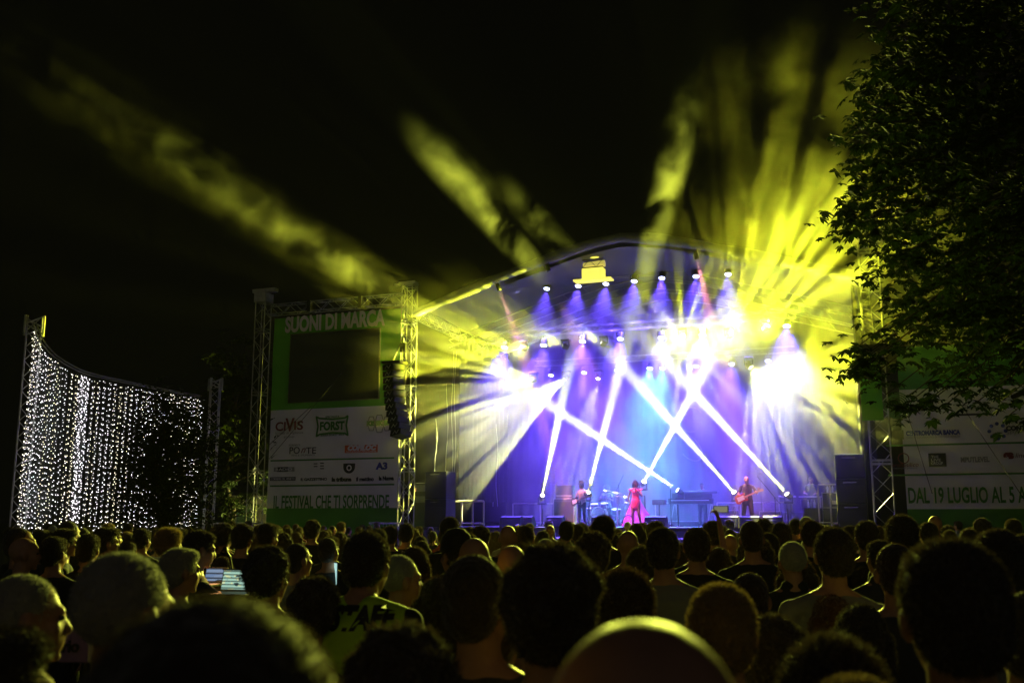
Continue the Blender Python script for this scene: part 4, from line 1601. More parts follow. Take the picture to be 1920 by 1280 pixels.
# curtain of fairy lights between two lattice masts
MA = PY(34, 970, 25.0)
MBp = PY(391, 970, 37.5)
for (p, top, s_, lab) in ((MA, 6.95, .34, 'near lattice mast holding the left end of the fairy lights'), (MBp, 7.1, .34, 'far lattice mast holding the right end of the fairy lights')):
    t = thing('lattice_mast', lab, 'lattice mast', (p.x, p.y, 0), .45, 'masts of the fairy lights')
    part('lattice', truss_mb((0, 0, .05), (0, 0, top), s_, .025, s_ * 1.1, (1, 0, 0), .011), ALU, t)
    part('base', MB().bbox((-.5, -.5, 0), (.5, .5, .05), .01), STEEL, t)
    part('top_frame', truss_mb((0, 0, top - .45), (0, 0, top), s_ + .1, .03, .2, (1, 0, 0), .02), ALU, t)
PT = [(62, 612), (72, 640), (85, 658), (100, 672), (120, 686), (145, 699), (165, 706), (200, 714), (250, 724), (300, 734), (340, 741), (376, 747)]
pa = MA + V((.35, .2, 0))
pb = MBp - V((.3, .3, 0))
DIRC = (pb - pa)


def curtain_pt(px, py):                    # where that ray meets the vertical plane of the lights
    d = ray(px, py)
    c = V((0, 0, CAMZ))
    n = V((DIRC.y, -DIRC.x, 0)).normalized()
    t_ = (pa - c).dot(n) / d.dot(n)
    return c + d * t_


line_pts = [curtain_pt(*p) for p in PT]
ts = [((p - pa).dot(DIRC) / DIRC.length_squared) for p in line_pts]


def ztop_at(t_):
    for i in range(len(ts) - 1):
        if ts[i] <= t_ <= ts[i + 1]:
            k_ = (t_ - ts[i]) / (ts[i + 1] - ts[i])
            return line_pts[i].z * (1 - k_) + line_pts[i + 1].z * k_
    return line_pts[0].z if t_ < ts[0] else line_pts[-1].z


LEDW = mat('white_led', (.5, .5, .5), .5, emit=(1, .93, 1), es=4.2)
LEDY = mat('warm_led', (.5, .5, .5), .5, emit=(1, .88, .62), es=4.2)
CABLE = mat('cable_wire', (.12, .12, .12), .6)
tg = sthing('catenary_cable', 'sagging cable pair from which the fairy lights hang', 'cable', 0, 0, 0)
tg.location = (0, 0, 0)
tg.rotation_euler = (0, 0, 0)
m = MB()
m2 = MB()
N_ = 44
for off in (0, .22):
    q = [pa + DIRC * (ts[0] + (ts[-1] - ts[0]) * i / N_) + V((0, 0, 0)) for i in range(N_ + 1)]
    q = [V((p.x - off * .2, p.y + off, ztop_at(ts[0] + (ts[-1] - ts[0]) * i / N_) + .06 + off * .35)) for i, p in enumerate(q)]
    (m if off == 0 else m2).path(q, .02, 5)
part('front_cable', m, CABLE, tg)
part('rear_cable', m2, CABLE, tg)
rl = random.Random(5)
ns = 0
NS = 106
for i in range(NS):
    # two layers: the second one hangs behind the first over its near third
    t_ = ts[0] + .004 + (.985 - ts[0]) * (i / (NS - 1)) ** 1.35
    if t_ > 1:
        continue
    bx = pa + DIRC * t_
    lay = 0
    if i % 3 == 0 and .05 < t_ < .5:
        bx = bx + V((.35, -.25, 0))
        lay = 1
    zt = ztop_at(t_) - (.02 if not lay else .3)
    m = MB()
    m.tube((0, 0, 0), (0, 0, zt), .004, 4)
    zz = zt - rl.random() * .1
    step = .15
    while zz > .9:
        m.mi = 1
        r_ = rl.uniform(.008, .0165)
        c = V((rl.uniform(-.02, .02), rl.uniform(-.02, .02), zz))
        m.add([c + V(v) * r_ for v in ((1, 0, 0), (-1, 0, 0), (0, 1, 0), (0, -1, 0), (0, 0, 1), (0, 0, -1))], [(0, 2, 4), (2, 1, 4), (1, 3, 4), (3, 0, 4), (2, 0, 5), (1, 2, 5), (3, 1, 5), (0, 3, 5)])
        zz -= step * rl.uniform(.75, 1.25)
    o = part('light_string', m, [CABLE, LEDW if rl.random() < .7 else LEDY])
    o.location = (bx.x, bx.y, 0)
    zone = 'near third, by the left mast' if t_ < .25 else 'between the bright fold and the dark tree' if t_ < .6 else 'far end, behind the dark tree'
    tag(o, 'white fairy light string in the curtain, ' + zone, 'light string', 'fairy light strings hanging from the sagging cable, ' + zone)
    ns += 1
# gathered fold of the curtain: strings hanging close together
for i in range(6):
    c0 = curtain_pt(150 + i * 2.6, 760)
    t_ = (c0 - pa).dot(DIRC) / DIRC.length_squared
    m = MB()
    m.tube((0, 0, 0), (0, 0, ztop_at(t_)), .006, 4)
    zz = ztop_at(t_) - .1 * rl.random()
    while zz > .9:
        m.mi = 1
        r_ = rl.uniform(.012, .02)
        c = V((rl.uniform(-.05, .05), rl.uniform(-.1, .1), zz))
        m.add([c + V(v) * r_ for v in ((1, 0, 0), (-1, 0, 0), (0, 1, 0), (0, -1, 0), (0, 0, 1), (0, 0, -1))], [(0, 2, 4), (2, 1, 4), (1, 3, 4), (3, 0, 4), (2, 0, 5), (1, 2, 5), (3, 1, 5), (0, 3, 5)])
        zz -= .12 * rl.uniform(.7, 1.3)
    o = part('light_string', m, [CABLE, LEDW])
    o.location = (c0.x, c0.y - .1, 0)
    tag(o, 'string of fairy lights bunched in the bright vertical fold of the curtain', 'light string', 'fairy light strings bunched in the bright fold')

# ------------------------------------------------------------------ trees
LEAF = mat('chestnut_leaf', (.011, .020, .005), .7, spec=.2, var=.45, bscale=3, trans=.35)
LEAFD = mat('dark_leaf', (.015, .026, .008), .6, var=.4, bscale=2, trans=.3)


def leaf_cluster(m, c, s_, rnd, palm=True):
    """one hand-shaped leaf of five to seven drooping leaflets"""
    ax = V((rnd.gauss(0, 1), rnd.gauss(0, 1), rnd.gauss(0, .5))).normalized()
    up = V((rnd.gauss(0, .35), rnd.gauss(0, .35), 1)).normalized()
    a_ = (ax - up * ax.dot(up)).normalized()
    b_ = up.cross(a_)
    n_ = rnd.choice((5, 6, 7)) if palm else 3
    for k_ in range(n_):
        th = (k_ - (n_ - 1) / 2) * (.75 if palm else 1.2)
        d = a_ * math.cos(th) + b_ * math.sin(th)
        L_ = s_ * rnd.uniform(.75, 1.1) * (1 if abs(th) < 1.4 else .7)
        wd_ = L_ * .25
        sd = up.cross(d) * wd_
        dr = V((0, 0, -L_ * rnd.uniform(.25, .6)))
        m.add([c, c + d * L_ * .62 + sd + dr * .4, c + d * L_ + dr, c + d * L_ * .62 - sd + dr * .4], [(0, 1, 2), (0, 2, 3)])


def limb(m, p, q, r0, r1, rnd, n_=6, wob=.12):
    pts = []
    L_ = (q - p).length
    for i in range(n_ + 1):
        k_ = i / n_
        pts.append(p.lerp(q, k_) + V((rnd.uniform(-1, 1), rnd.uniform(-1, 1), rnd.uniform(-.5, .5))) * wob * L_ * .3 * math.sin(k_ * math.pi))
    for i in range(n_):
        m.tube(pts[i], pts[i + 1], r0 + (r1 - r0) * i / n_, 8, r0 + (r1 - r0) * (i + 1) / n_, False)
    return pts


rt = random.Random(11)
TX, TY = 9.4, 13.0
tr = thing('chestnut_tree', 'big dark chestnut tree overhanging the upper right corner, its leaves edged with light', 'tree', (TX, TY, 0))
tm_ = MB()
trunk = limb(tm_, V((0, 0, 0)), V((-.1, .1, 3.2)), .42, .32, rt, 6, .05)
tips = []
EDGE = [(0, 1650), (60, 1640), (110, 1625), (170, 1612), (240, 1580), (270, 1572), (330, 1600), (400, 1585), (430, 1590), (470, 1640), (520, 1650), (580, 1655), (630, 1640), (655, 1600), (690, 1592), (720, 1640), (745, 1665), (775, 1690)]


def xleft(py):
    if py <= 0:
        return 1650 - py * .02
    for i in range(len(EDGE) - 1):
        if EDGE[i][0] <= py <= EDGE[i + 1][0]:
            k_ = (py - EDGE[i][0]) / (EDGE[i + 1][0] - EDGE[i][0])
            return EDGE[i][1] * (1 - k_) + EDGE[i + 1][1] * k_
    return 1690


cl = []
while len(cl) < 520:
    py = rt.uniform(-260, 790)
    px = rt.uniform(1560, 2350)
    dd = rt.uniform(10.2, 16.5)
    if px < xleft(py) + rt.uniform(8, 30):
        continue
    low = 700 + 45 * math.sin(px * .021) + 30 * math.sin(px * .053 + 1)
    if py > low:
        continue
    c = PY(px, py, dd)
    # the crown is a rounded body round the trunk axis
    q = V(((c.x - TX) / 5.6, (c.y - TY) / 4.4, (c.z - 8.2) / 6.4))
    if q.length > 1.12:
        continue
    cl.append(c - V((TX, TY, 0)))
for k_ in range(16):
    ang_ = k_ * 2.4
    z0 = 2.4 + k_ * .45
    c = rt.choice(cl)
    limb(tm_, V((-.1 + .01 * k_, .1, min(z0, 3.2 + k_ * .3))), c * .8, .16, .03, rt, 6, .2)
limb(tm_, V((-.1, .1, 3.1)), V((.1, .2, 11.5)), .32, .06, rt, 8, .08)
part('trunk', tm_, BARK, tr, True)
m = MB()
tw = MB()
for c in cl:
    dcen = V((0, 0, 7.5)) - c
    tw.tube(c, c + dcen.normalized() * rt.uniform(.4, 1.0), .012, 4)
    for _ in range(rt.randint(24, 34)):
        p = c + V((rt.gauss(0, .26), rt.gauss(0, .26), rt.gauss(0, .20)))
        leaf_cluster(m, p, rt.uniform(.09, .155), rt)
# fringe hanging before the banner
for (px, py) in ((1600, 655), (1615, 672), (1598, 690), (1640, 700), (1660, 740), (1690, 765), (1715, 775), (1700, 745), (1740, 750), (1765, 765), (1790, 745), (1830, 755), (1850, 735), (1880, 750), (1890, 780), (1905, 800), (1760, 725), (1800, 715),
                 (1580, 255), (1590, 280), (1600, 410), (1585, 415), (1625, 440), (1600, 430), (1590, 685), (1645, 15), (1630, 150), (1612, 175)):
    c = PY(px, py, 12.0) - V((TX, TY, 0))
    tw.tube(c, c + V((.5, .1, .35)), .008, 4)
    for _ in range(9):
        leaf_cluster(m, c + V((rt.gauss(.05, .13), rt.gauss(0, .15), rt.gauss(0, .07))), rt.uniform(.08, .14), rt)
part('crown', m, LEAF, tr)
part('twigs', tw, BARK, tr)


def small_tree(p, h, r, z0, label, seed, n_=90, m_=None, ls=.16, rzz=None):
    rn = random.Random(seed)
    t = thing('broadleaf_tree', label, 'tree', (p.x, p.y, 0))
    b = MB()
    limb(b, V((0, 0, 0)), V((0, 0, z0 + (h - z0) * .6)), .14, .04, rn)
    m = MB()
    zc = (h + z0) / 2
    rz_ = (h - z0) / 2
    k = 0
    while k < n_:
        v = V((rn.uniform(-1, 1), rn.uniform(-1, 1), rn.uniform(-1, 1)))
        if v.length > 1 or v.length < .35:
            continue
        k += 1
        lump = 1 + .75 * noise.noise(v * 2.3 + V((seed, 0, 0)))
        c = V((v.x * r * lump, v.y * r * lump, zc + v.z * rz_ * lump))
        if k % 6 == 0:
            limb(b, V((0, 0, max(.5, min(c.z - .5, h * .7)))), c, .04, .008, rn, 3)
        for _ in range(rn.randint(14, 22)):
            leaf_cluster(m, c + V((rn.gauss(0, .22), rn.gauss(0, .22), rn.gauss(0, .2))), rn.uniform(.7, 1.2) * ls, rn, False)
    part('trunk', b, BARK, t, True)
    part('crown', m, m_ or LEAFD, t)
    return t


small_tree(PY(308, 970, 25), 4.9, 1.15, 1.3, 'dark bushy tree standing in front of the fairy light curtain', 3, 190, ls=.13)
small_tree(PY(430, 970, 43), 9.2, 2.1, 1.8, 'dim tree between the fairy lights and the sponsor tower', 4, 150, ls=.22)
small_tree(PY(385, 970, 44), 7.6, 1.3, 2.4, 'lower dim tree right behind the far lattice mast', 6, 80, ls=.2)
small_tree(PY(560, 970, 60), 12, 4, 2.5, 'nearly invisible dark tree behind the tall sponsor banner', 8, 120, ls=.3)

# ------------------------------------------------------------------ the band
def on_stage(px, w, z=DECK):
    u, _ = UZ(px, 975, w)
    p = SW(u, w, z)
    return p


FACE = math.pi - A                            # looking out at the crowd
SK = SKIN
# singer
SPZ = dict(er=(.27, .0, 1.12), wr=(.24, .02, .88), el=(-.27, .14, 1.14), wl=(-.08, .24, 1.36), dl=(.4, .1, .9), nl=(.5, -1, 0), cl=1.4,
           hl=(-.09, 0, .90), hr=(.09, 0, .90), kl=(-.12, .08, .50), al=(-.16, -.02, .12), ar=(.13, .0, .12), kr=(.12, .03, .5))
SPZ = {k: ((-v[0], *v[1:]) if False else v) for k, v in SPZ.items()}
D = person_data('singer', 'f', 'bob', pose=SPZ, head=(.55, -.1, 0), top='none', shoes=True, bottom=False, vox=.010)
p = on_stage(1193, 1.6)
sg = figure(D, 'person', 'singer in a short pink dress with a long sheer train, microphone at her mouth', p, FACE, 1.0, skin=SKIN2, eyes=True)
G = MB()
G.pill((0, -.005, 1.31), (0, 0, 1.08), .148, .122, .74, (1, 0, 0))
G.pill((0, 0, 1.08), (0, 0, .93), .125, .168, .78, (1, 0, 0))
G.pill((0, 0, .93), (0, 0, .76), .170, .172, .82, (1, 0, 0))
for s_ in (-1, 1):
    G.pill((s_ * .06, 0, 1.40), (s_ * .17, -.01, 1.36), .05, .062, .85, (0, 1, 0))
    G.ell((s_ * .21, -.01, 1.39), (.07, .05, .03), 10)
    G.ell((s_ * .055, .075, 1.29), (.07, .052, .07), 12)
part('dress', remesh(G, 'dress', PINK, .012, 2), None, sg)
m = MB()
vs = []
for i in range(33):
    a = -math.pi * .97 + (math.pi * .94) * i / 32 + .0
    for j in range(13):
        q = j / 12
        r_ = .155 + .55 * q ** 1.2 + .03 * math.sin(i * 1.3) * q
        vs.append((math.cos(a) * r_ * 1.02 - .12 * q ** 2, math.sin(a) * r_ * .8, 1.04 - 1.0 * q))
m.add(vs, [(i * 13 + j, (i + 1) * 13 + j, (i + 1) * 13 + j + 1, i * 13 + j + 1) for i in range(32) for j in range(12)])
tm2 = bpy.data.materials.new('pink_chiffon')
tm2.use_nodes = True
t_ = tm2.node_tree
b_ = t_.nodes['Principled BSDF']
b_.inputs['Base Color'].default_value = (.95, .05, .25, 1)
b_.inputs['Roughness'].default_value = .6
tp = t_.nodes.new('ShaderNodeBsdfTransparent')
tl = t_.nodes.new('ShaderNodeBsdfTranslucent')
tl.inputs[0].default_value = (.95, .06, .3, 1)
mx1 = t_.nodes.new('ShaderNodeMixShader')
mx2 = t_.nodes.new('ShaderNodeMixShader')
mx1.inputs[0].default_value = .5
mx2.inputs[0].default_value = .3
t_.links.new(b_.outputs[0], mx1.inputs[1])
t_.links.new(tl.outputs[0], mx1.inputs[2])
t_.links.new(mx1.outputs[0], mx2.inputs[1])
t_.links.new(tp.outputs[0], mx2.inputs[2])
t_.links.new(mx2.outputs[0], t_.nodes['Material Output'].inputs[0])
part('train', m, tm2, sg, True)
mc = sthing('microphone', 'hand-held microphone in the fist of the singer in pink', 'microphone', 0, 0, 0)
wm = sg.matrix_basis if False else Matrix.Translation(p) @ Matrix.Rotation(FACE, 4, 'Z')
mp = wm @ V((-.05, .27, 1.38))
mc.location = mp
mc.rotation_euler = (0, 0, FACE)
part('handle', MB().lathe([(.001, -.12), (.012, -.12), (.017, .02)], (0, 0, 0), (.35, -.5, .8)), BLACKM, mc, True)
part('grille_ball', MB().ell(V((.35, -.5, .8)).normalized() * .04, (.026, .026, .03), 12), mat('microphone_metal', (.25, .25, .27)), mc, True)


def guitar(owner_p, rz, label, body_m, c, d, bass=False, s=1.):
    """c: centre of the body in the player's frame, d: neck direction"""
    t = thing('guitar', label, 'guitar', owner_p, rz)
    c = V(c)
    d = V(d).normalized()
    n = V((0, 1, 0))
    n = (n - d * n.dot(d)).normalized()
    sd = d.cross(n)
    out = [(-.24, .02), (-.22, .13), (-.12, .17), (-.02, .12), (.06, .12), (.16, .15), (.21, .10), (.13, .05), (.12, -.04), (.18, -.12), (.10, -.15), (.0, -.12), (-.10, -.16), (-.20, -.13)]
    k = len(out)
    m = MB()
    vs = [c + d * a_ * s + sd * b_ * s + n * h for h in (-.02, .022) for a_, b_ in out]
    m.add(vs, [tuple(range(k))[::-1], tuple(range(k, 2 * k))] + [(i, (i + 1) % k, (i + 1) % k + k, i + k) for i in range(k)])
    part('body', m, body_m, t)
    L_ = .62 if not bass else .80
    R_ = Matrix((sd, d, n)).transposed()
    m = MB()
    P_ = [c + d * a_ + sd * b_ + n * h for a_ in (.08, L_) for b_ in (-.026, .026) for h in (.012, .035)]
    m.add(P_, [(0, 1, 3, 2), (4, 6, 7, 5), (0, 4, 5, 1), (2, 3, 7, 6), (0, 2, 6, 4), (1, 5, 7, 3)])
    part('neck', m, WOODP, t)
    m = MB()
    P_ = [c + d * a_ + sd * b_ + n * h for a_, b0_, b1_ in ((L_, -.03, .03), (L_ + .18, -.03, .055)) for b_ in (b0_, b1_) for h in (.01, .03)]
    m.add(P_, [(0, 1, 3, 2), (4, 6, 7, 5), (0, 4, 5, 1), (2, 3, 7, 6), (0, 2, 6, 4), (1, 5, 7, 3)])
    part('headstock', m, WOODP, t)
    m = MB()
    P_ = [c + d * a_ + sd * b_ + n * .026 for a_, b_ in ((-.15, -.07), (-.15, .08), (.1, .07), (.1, -.07))]
    m.add(P_, [(0, 1, 2, 3)])
    part('pickguard', m, HEAD, t)
    return t


# guitarist, bald, looking down at his guitar
GP = dict(er=(.30, .02, 1.10), wr=(.06, .24, 1.04), dr=(-.7, .1, -.25), nr=(0, -1, -.3), cr=.9, el=(-.33, .08, 1.14), wl=(-.42, .30, 1.22), dl=(-.2, .3, .8), nl=(.6, -.8, 0), cl=1.3,
          kl=(-.13, .03, .5), al=(-.17, .0, .09), kr=(.13, .03, .5), ar=(.17, .0, .09))
GUIT = dict(GP)
D = person_data('guitarist', 'm', 'bald', pose=GUIT, head=(.1, -.42, 0), vox=.010)
p = on_stage(1403, 2.0)
gt = figure(D, 'person', 'bald guitarist with glasses and a short-sleeved dark shirt, looking down at his red guitar', p, FACE, 1.06, skin=SKIN, shirt=MATS_SHIRT[0], eyes=True)
H = D['_H']
gm = MB()
for s_ in (-1, 1):
    q = [H(s_ * .031 + .022 * math.cos(a * math.pi / 5), .100, .006 + .017 * math.sin(a * math.pi / 5)) for a in range(11)]
    gm.path(q, .003, 4)
    gm.tube(H(s_ * .053, .100, .008), H(s_ * .078, .0, .004), .003, 4)
gm.tube(H(-.01, .102, .008), H(.01, .102, .008), .003, 4)
part('glasses', gm, BLACKP, gt)
gg = guitar(p, FACE, 'red electric guitar held by the bald guitarist, neck pointing up', WOODR, (.16, .22, .98), (-.86, .12, .34))
gg.scale = (1.06, 1.06, 1.06)
# bass player in a hat
BP = dict(GP)
D = person_data('bassist', 'm', 'short', pose=BP, head=(-.7, -.1, 0), vox=.011, top='shirt')
p = on_stage(1092, 3.0)
bp = figure(D, 'person', 'bass player in a dark hat and pale shirt left of the drummer', p, FACE - .45, 1.0, skin=SKIN2, shirt=MATS_SHIRT[8], eyes=True)
H = D['_H']
R_ = D['_R']
part('hat', MB().lathe([(.001, .13), (.075, .125), (.088, .10), (.094, .02), (.15, .01), (.155, .0), (.09, .0)], H(0, -.012, .075), R_ @ V((0, .1, 1)), 22), mat('felt_hat', (.03, .02, .03), .9), bp, True)
guitar(p, FACE - .45, 'dark bass guitar of the player in the hat, its pale headstock toward the drums', mat('dark_lacquer', (.03, .02, .03), .2), (.16, .22, .98), (-.9, .05, .22), True)
# drummer, seated
DP = dict(pelvis=(0, 0, .60), chest=(0, .02, .96), neck=(0, .02, 1.13), head=(0, .05, 1.29), sl=(-.19, .01, 1.06), sr=(.19, .01, 1.06), hl=(-.10, .02, .58), hr=(.10, .02, .58),
          kl=(-.22, .42, .52), kr=(.22, .42, .52), al=(-.22, .40, .09), ar=(.22, .40, .09), el=(-.28, .12, .82), er=(.28, .12, .82), wl=(-.16, .36, .88), wr=(.16, .36, .88), cl=1.2, cr=1.2)
D = person_data('drummer', 'm', 'afro', pose=DP, vox=.012, head=(-.2, -.1, 0))
dp = SW(UZ(1138, 960, 6.6)[0], 6.65, DECK + .2)
FLOW = mat('patterned_shirt', (.3, .22, .26), .8, var=.9, bscale=24)
figure(D, 'person', 'drummer with an afro and patterned shirt sitting behind the drum kit', dp, FACE, 1.05, skin=SKIN2, shirt=FLOW, eyes=True)
st_ = MB()
# keyboard player
KP = dict(el=(-.27, .10, 1.10), er=(.27, .10, 1.10), wl=(-.18, .34, 1.08), wr=(.18, .34, 1.08), cl=.5, cr=.5, nl=(0, 0, -1), nr=(0, 0, -1))
D = person_data('keyboardist', 'm', 'short', pose=KP, vox=.013, head=(.3, -.25, 0))
figure(D, 'person', 'faint keyboard player with dark hair standing behind the keyboards', on_stage(1318, 5.15), FACE, 1.0, skin=SKIN, shirt=MATS_SHIRT[4], eyes=True)
D = person_data('percussionist', 'm', 'crop', pose=KP, vox=.013, head=(.9, -.2, 0))
figure(D, 'person', 'faint percussionist at the right of the stage behind hand drums', on_stage(1524, 6.3, DECK + .2), FACE, 1.0, skin=SKIN, shirt=MATS_SHIRT[4], eyes=True)

# ------------------------------------------------------------------ the crowd
KINDS_ = {
    'short': lambda: person_data('m_short', 'm', 'short', H_DARK),
    'short2': lambda: person_data('m_short2', 'm', 'short', H_DARK, head=(.25, 0, .05), top='shirt'),
    'crop': lambda: person_data('m_crop', 'm', 'crop', H_DARK, head=(-.1, .05, 0)),
    'thin': lambda: person_data('m_thin', 'm', 'thin', H_GREY, head=(.05, 0, 0), top='shirt', belly=.8),
    'bald': lambda: person_data('m_bald', 'm', 'bald', H_DARK, head=(.1, 0, 0)),
    'curly': lambda: person_data('m_curly', 'm', 'curly', H_DARK),
    'spiky': lambda: person_data('m_spiky', 'm', 'spiky', H_DARK, head=(-.2, 0, 0)),
    'afro': lambda: person_data('m_afro', 'm', 'afro', H_DARK),
    'long': lambda: person_data('f_long', 'f', 'long', H_BROWN, head=(.15, 0, .06)),
    'long2': lambda: person_data('f_long2', 'f', 'wavy', H_BROWN, head=(-.2, 0, -.05)),
    'bob': lambda: person_data('f_bob', 'f', 'bob', H_DARK, head=(-.1, 0, 0)),
    'pony': lambda: person_data('f_pony', 'f', 'pony', H_DARK, head=(.1, .05, 0)),
    'armsup': lambda: person_data('m_phone', 'm', 'short', H_DARK, pose=dict(er=(.30, .14, 1.60), wr=(.27, .24, 1.88), dr=(-.25, .1, .9), nr=(-.8, .3, 0), cr=1.0), vox=.009),
    'staff': lambda: person_data('m_staff', 'm', 'short', H_DARK, pose=dict(head=(0, .045, 1.575), sl=(-.2, -.01, 1.385), sr=(.2, -.01, 1.385)), head=(.1, -.25, 0)),
    'engineer': lambda: person_data('m_engineer', 'm', 'short', H_DARK, pose=dict(er=(.24, .24, 1.17), wr=(.10, .48, 1.27), cr=.7, nr=(0, .2, -1)), head=(.0, -.15, 0)),
    'clap': lambda: person_data('f_clap', 'f', 'long', H_DARK, pose=dict(el=(-.30, .12, 1.22), wl=(-.22, .20, 1.50), dl=(.0, .05, 1), nl=(0, 1, 0), cl=.15), vox=.009, head=(.3, 0, 0)),
}
TOPZ = {}


def top_of(kind):
    if kind not in TOPZ:
        D_ = KINDS_[kind]()
        me = D_.get('hair') or D_['body']
        co = np.empty(len(me.vertices) * 3, dtype=np.float32)
        me.vertices.foreach_get('co', co)
        co = co.reshape(-1, 3)
        h = co[co[:, 2] > 1.5]
        if kind == 'armsup' or 'hair' in D_:
            h = co[(co[:, 2] > 1.5) & (abs(co[:, 0]) < .14)]
        TOPZ[kind] = (float(np.percentile(h[:, 2], 99.5)), float(np.percentile(h[:, 0], 98) - np.percentile(h[:, 0], 2)))
    return TOPZ[kind]


USED = []


def crowd(kind, px, py, wpx, label, yaw=None, shirt=None, skin=None, hair=None, group=None, eyes=False, smin=.86, smax=1.14, dist=None):
    """a listener whose head top shows at px,py and whose head is wpx wide"""
    zt, wd_ = top_of(kind)
    s_ = 1.
    for _ in range(4):
        dd = dist or wd_ * s_ * F / wpx
        c = PY(px, py, dd)
        s_ = max(smin, min(smax, c.z / zt))
    c = PY(px, py, dd)
    base_z = c.z - zt * s_
    # feet on the ground: when the height does not fit, step nearer or further
    if abs(base_z) > .002 and not dist:
        d_ = ray(px, py)
        tz = zt * s_ - CAMZ
        if abs(d_.z) > 1e-4 and tz / d_.z > 0:
            k_ = tz / d_.z
            nd = d_.y * k_
            if .5 < nd / dd < 2:
                c = V((0, 0, CAMZ)) + d_ * k_
                base_z = 0
    if base_z < -.35:
        base_z = -.35
    if yaw is None:
        tgt = SW(-.5, 2, 0)
        yaw = math.atan2(-(tgt.x - c.x), tgt.y - c.y)
    D_ = KINDS_[kind]()
    t = figure(D_, 'person', label, (c.x, c.y, 0 if abs(base_z) < .12 else base_z), yaw, s_, shirt=shirt, skin=skin, hair=hair, group=group, eyes=eyes)
    t.rotation_euler = (0, math.radians(random.uniform(-3, 3)), yaw)
    hd_ = t.rotation_euler.to_matrix() @ V((0, 0, zt * s_))      # lean without moving the head
    t.location = t.location - V((hd_.x, hd_.y, 0))
    USED.append((c.x, c.y))
    return t


MS = MATS_SHIRT
r90 = -math.radians(62)
# nearest heads, out of focus
crowd('bald', 1197, 1165, 395, 'big out-of-focus bald head at the bottom, right of the middle, its rim lit yellow', shirt=MS[1], smax=1.2, smin=.8)
crowd('crop', 430, 1112, 430, 'huge dark close-cropped head at the bottom left, out of focus', shirt=MS[0], smax=1.25, smin=.8)
crowd('curly', 1035, 1018, 172, 'tall dark head with ears lit orange, in the middle of the crowd', shirt=MS[0], smax=1.2)
crowd('short', 1772, 1008, 176, 'large dark head with broad shoulders at the right, below the wide banner', shirt=MS[1], smax=1.2)
crowd('curly', 752, 1168, 195, 'blurred curly head at the bottom, below the staff vest', shirt=MS[0])
crowd('spiky', 1560, 1187, 178, 'blurred head with bright tousled fringe at the bottom right', shirt=MS[1])
crowd('short', 1597, 1262, 165, 'yellow-lit blond crown cut off by the bottom edge, lower right', hair=H_BLOND)
crowd('thin', 238, 1036, 138, 'big blurred grey head at the left, below the fairy light curtain', yaw=-.55, hair=H_GREY, shirt=MS[1])
crowd('thin', 52, 1076, 98, 'older grey-haired person in profile at the left edge', yaw=r90, hair=H_GREY, shirt=MS[0], eyes=True)
crowd('short', -15, 1170, 170, 'dark shoulder and head cut off by the lower left corner', yaw=-.8)
crowd('crop', 893, 1038, 108, 'short-haired head with a white-lit temple, left of the tall central head', yaw=-.35, shirt=MS[1])
crowd('long', 818, 1078, 92, 'long-haired woman left of the head with the white-lit temple', hair=H_BROWN)
crowd('crop', 925, 1105, 98, 'round head half hidden behind the tall central head', hair=H_BROWN)
crowd('curly', 592, 1080, 88, 'dark curly head left of the staff vest, above the huge blurred head', shirt=MS[0])
crowd('curly', 503, 1022, 76, 'dark curly head covering part of the lit laptop', yaw=-.4, shirt=MS[0])
sf = crowd('staff', 674, 995, 80, 'staff member with shaved nape wearing a yellow-green vest', yaw=-.32, shirt=MS[0], smax=1.15)
crowd('thin', 751, 1040, 56, 'grey-haired woman in profile right of the staff vest', yaw=r90, hair=H_GREY, shirt=MS[0], eyes=True)
crowd('wavy' if False else 'spiky', 1176, 1063, 102, 'blond-tipped tousled head right of the tall central head', hair=H_BROWN, shirt=MS[1])
crowd('short', 1351, 1093, 116, 'head with bright yellow-lit fair hair right of the middle, above the bald head', hair=H_BLOND, shirt=MS[1])
crowd('curly', 1445, 1151, 116, 'dark head between the fair one and the tousled fringe at the bottom right', shirt=MS[0])
crowd('bob', 1614, 1130, 112, 'dark bobbed head in the lower right, before the man with the pale collar', shirt=MS[0])
crowd('long', 1551, 1113, 88, 'woman with long brown hair edged orange, left of the bobbed head', hair=H_RED, shirt=MS[0])
crowd('short', 1563, 988, 66, 'man seen from behind in a pale grey-green collared shirt, broad shoulders', shirt=MS[3], smax=1.15)
crowd('crop', 1676, 1018, 66, 'short-haired man between the pale shirt and the large dark head', shirt=MS[1], hair=H_BROWN)
crowd('long2', 1492, 1038, 72, 'woman with long wavy hair rimmed yellow, left of the pale shirt', hair=H_BROWN, shirt=MS[0])
crowd('crop', 1404, 1072, 62, 'cropped head with headband-like bright rim above the fair-haired head', shirt=MS[8], hair=H_BROWN)
crowd('afro', 1415, 1009, 62, 'head with a round frizzy hairdo below the guitarist', shirt=MS[1])
crowd('long', 1345, 1024, 56, 'long-haired woman below the keyboard, left of the frizzy hairdo', shirt=MS[0])
crowd('short', 1241, 988, 56, 'broad-necked man in a grey t-shirt below the singer', yaw=-.3, shirt=MS[3])
crowd('spiky', 1205, 1023, 54, 'tousled dark head left of the man in the grey t-shirt', shirt=MS[0])
crowd('curly', 1112, 996, 62, 'curly head above the right ear of the tall central head', shirt=MS[1])
crowd('bald', 959, 1023, 56, 'bald head with a bright rim left above the tall central head', shirt=MS[0])
crowd('bald', 889, 1009, 60, 'balding head below the side speaker stack, right of the cap', shirt=MS[1])
cp = crowd('short', 854, 999, 50, 'person in a peaked cap facing half left, left of the balding head', yaw=.7, shirt=MS[0])
crowd('short', 843, 968, 33, 'tall dark head in front of the left speaker stack', smax=1.12)
